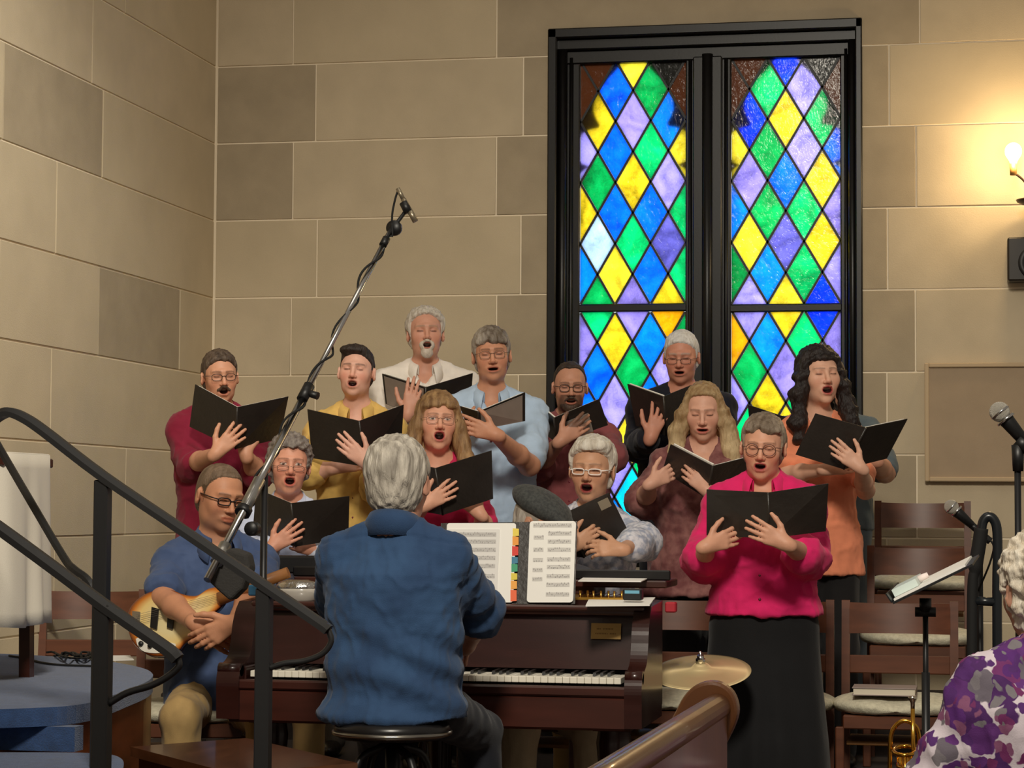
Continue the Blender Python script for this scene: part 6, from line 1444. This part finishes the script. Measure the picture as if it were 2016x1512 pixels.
# ------------------------------------------------------------------ pew in the foreground
PEW = mat('pew_oak', (142, 88, 48), .36, var=.30, vscale=5, stretch=(1, 1, .25), coat=.25, bump=.03, bscale=60)
YP = 4.12; pc_ = P(1390, 1512, YP); pw = empty('pew', (pc_[0], pc_[1], 0), 0, 'wooden pew end with rounded top and its sloping back rail in the foreground', 'pew'); PW = pw.location
out = [(1330, 1400), (1345, 1372), (1366, 1351), (1394, 1342), (1420, 1346), (1442, 1364), (1452, 1392), (1450, 1416), (1438, 1446), (1420, 1480), (1404, 1512), (1380, 1600), (1340, 1800), (1180, 1800), (1230, 1600), (1268, 1512), (1300, 1456)]
oc = arc(out+[out[0]], 3)[:-1]
q = MB(); q.prism([P(u, v, YP) for u, v in oc], (0, .045, 0)); o = sub(q, 'pew_end', PEW, pw, PW); bv = o.modifiers.new('b', 'BEVEL'); bv.width = .006; bv.segments = 2; bv.limit_method = 'ANGLE'
ra0 = P(1412, 1392, YP-.003); ra1 = P(1195, 1530, 3.05); dr = nrm(ra1-ra0); ra2 = ra0+dr*2.2
q = MB(); q.tube([ra0, ra0+(ra1-ra0)*.5, ra1, ra2], .024, 16); sub(q, 'back_rail', PEW, pw, PW)
q = MB(); q.prism([ra0-np.array([0, 0, .005]), ra2-np.array([0, 0, .005]), np.array([ra2[0], ra2[1], .42]), np.array([ra0[0], ra0[1], .42])], (.018, 0, 0)); sub(q, 'back_board', PEW, pw, PW)
sdv = np.array([-dr[1], dr[0], 0]); 
q = MB(); s0, s1 = np.array([ra0[0], ra0[1], .42]), np.array([ra2[0], ra2[1], .42]); off_ = nrm(np.array([dr[1], -dr[0], 0]))*-.40
off_ = off_ if off_[0] < 0 else -off_
q.prism([s0, s1, s1+off_, s0+off_], (0, 0, .03)); sub(q, 'pew_seat', PEW, pw, PW)
# ------------------------------------------------------------------ wall lamp and wall speaker
lc = P(2046, 402, D-.16); lm = empty('wall_lamp', lc, 0, 'wall lamp with a glowing bulb on a curved arm at the right edge', 'lamp'); LL = lm.location
IRON = mat('lamp_iron', (58, 40, 30), .45, .5)
q = MB(); q.lathe([(0, -.02), (.03, -.02), (.07, -.004), (.105, .012), (.11, .022), (.095, .018), (.03, 0), (0, 0)], lc, 24); sub(q, 'drip_pan', IRON, lm, LL)
q = MB(); q.box((lc[0]-.05, D-.012, lc[2]-.16), (lc[0]+.05, D+.0, lc[2]+.12), .006); q.tube([lc, (lc[0], D-.01, lc[2])], .012, 8); q.tube([lc-np.array([0, 0, .09]), lc+np.array([0, 0, .10])], [.006, .016], 10); sub(q, 'wall_plate', IRON, lm, LL)
for s_, nm in ((-1, 0), (1, 1)):
    bu = 1995 if s_ < 0 else 2097; Yb = D-.17
    q = MB(); q.tube(arc([lc+np.array([0, 0, .06]), P(2046+s_*14, 378, Yb), P(2046+s_*30, 356, Yb), P(2046+s_*44, 344, Yb), P(bu+1, 341, Yb)], 5), .0062, 8); sub(q, 'arm', IRON, lm, LL)
    q = MB(); q.tube([P(bu, 345, Yb), P(bu, 322, Yb)], [.016, .018], 12); sub(q, 'socket', mat('candle_sleeve', (150, 110, 56), .5), lm, LL)
    bc = P(bu, 300, Yb); F = Fld((-.06, -.06, -.07), (.06, .06, .07), .006); F.op(ell((0, 0, .005), (.040, .040, .042)), .001); F.op(cap((0, 0, -.055), (0, 0, 0), .016, .02), .02)
    o = fmesh('bulb', F, emat('bulb_%d' % nm, (255, 214, 150), 26), lm); o.location = V3(bc)-LL
    pl_ = bpy.data.lights.new('bulb_light', 'POINT'); pl_.energy = 12; pl_.color = (1, .72, .38); pl_.shadow_soft_size = .045
    po = bpy.data.objects.new('bulb_light', pl_); COL.objects.link(po); po.location = V3(bc+np.array([0, -.06, 0]))
sp = empty('wall_speaker', P(2040, 515, D), 0, 'small black speaker box fixed to the wall under the lamp', 'speaker'); SP = sp.location
a, b = P(1983, 558, D), P(2098, 471, D); q = MB(); q.box((a[0], D-.13, a[2]), (b[0], D-.0, b[2]), .008); sub(q, 'cabinet', mat('speaker_case', (40, 36, 32), .5), sp, SP)
c_ = P(2040, 517, D-.131); q = MB(); q.lathe([(.085, 0), (.082, .012), (.06, .002), (.03, -.004), (.028, .006), (0, .014)], c_, 32, (0, -1, 0)); sub(q, 'cone', BLACKP, sp, SP)
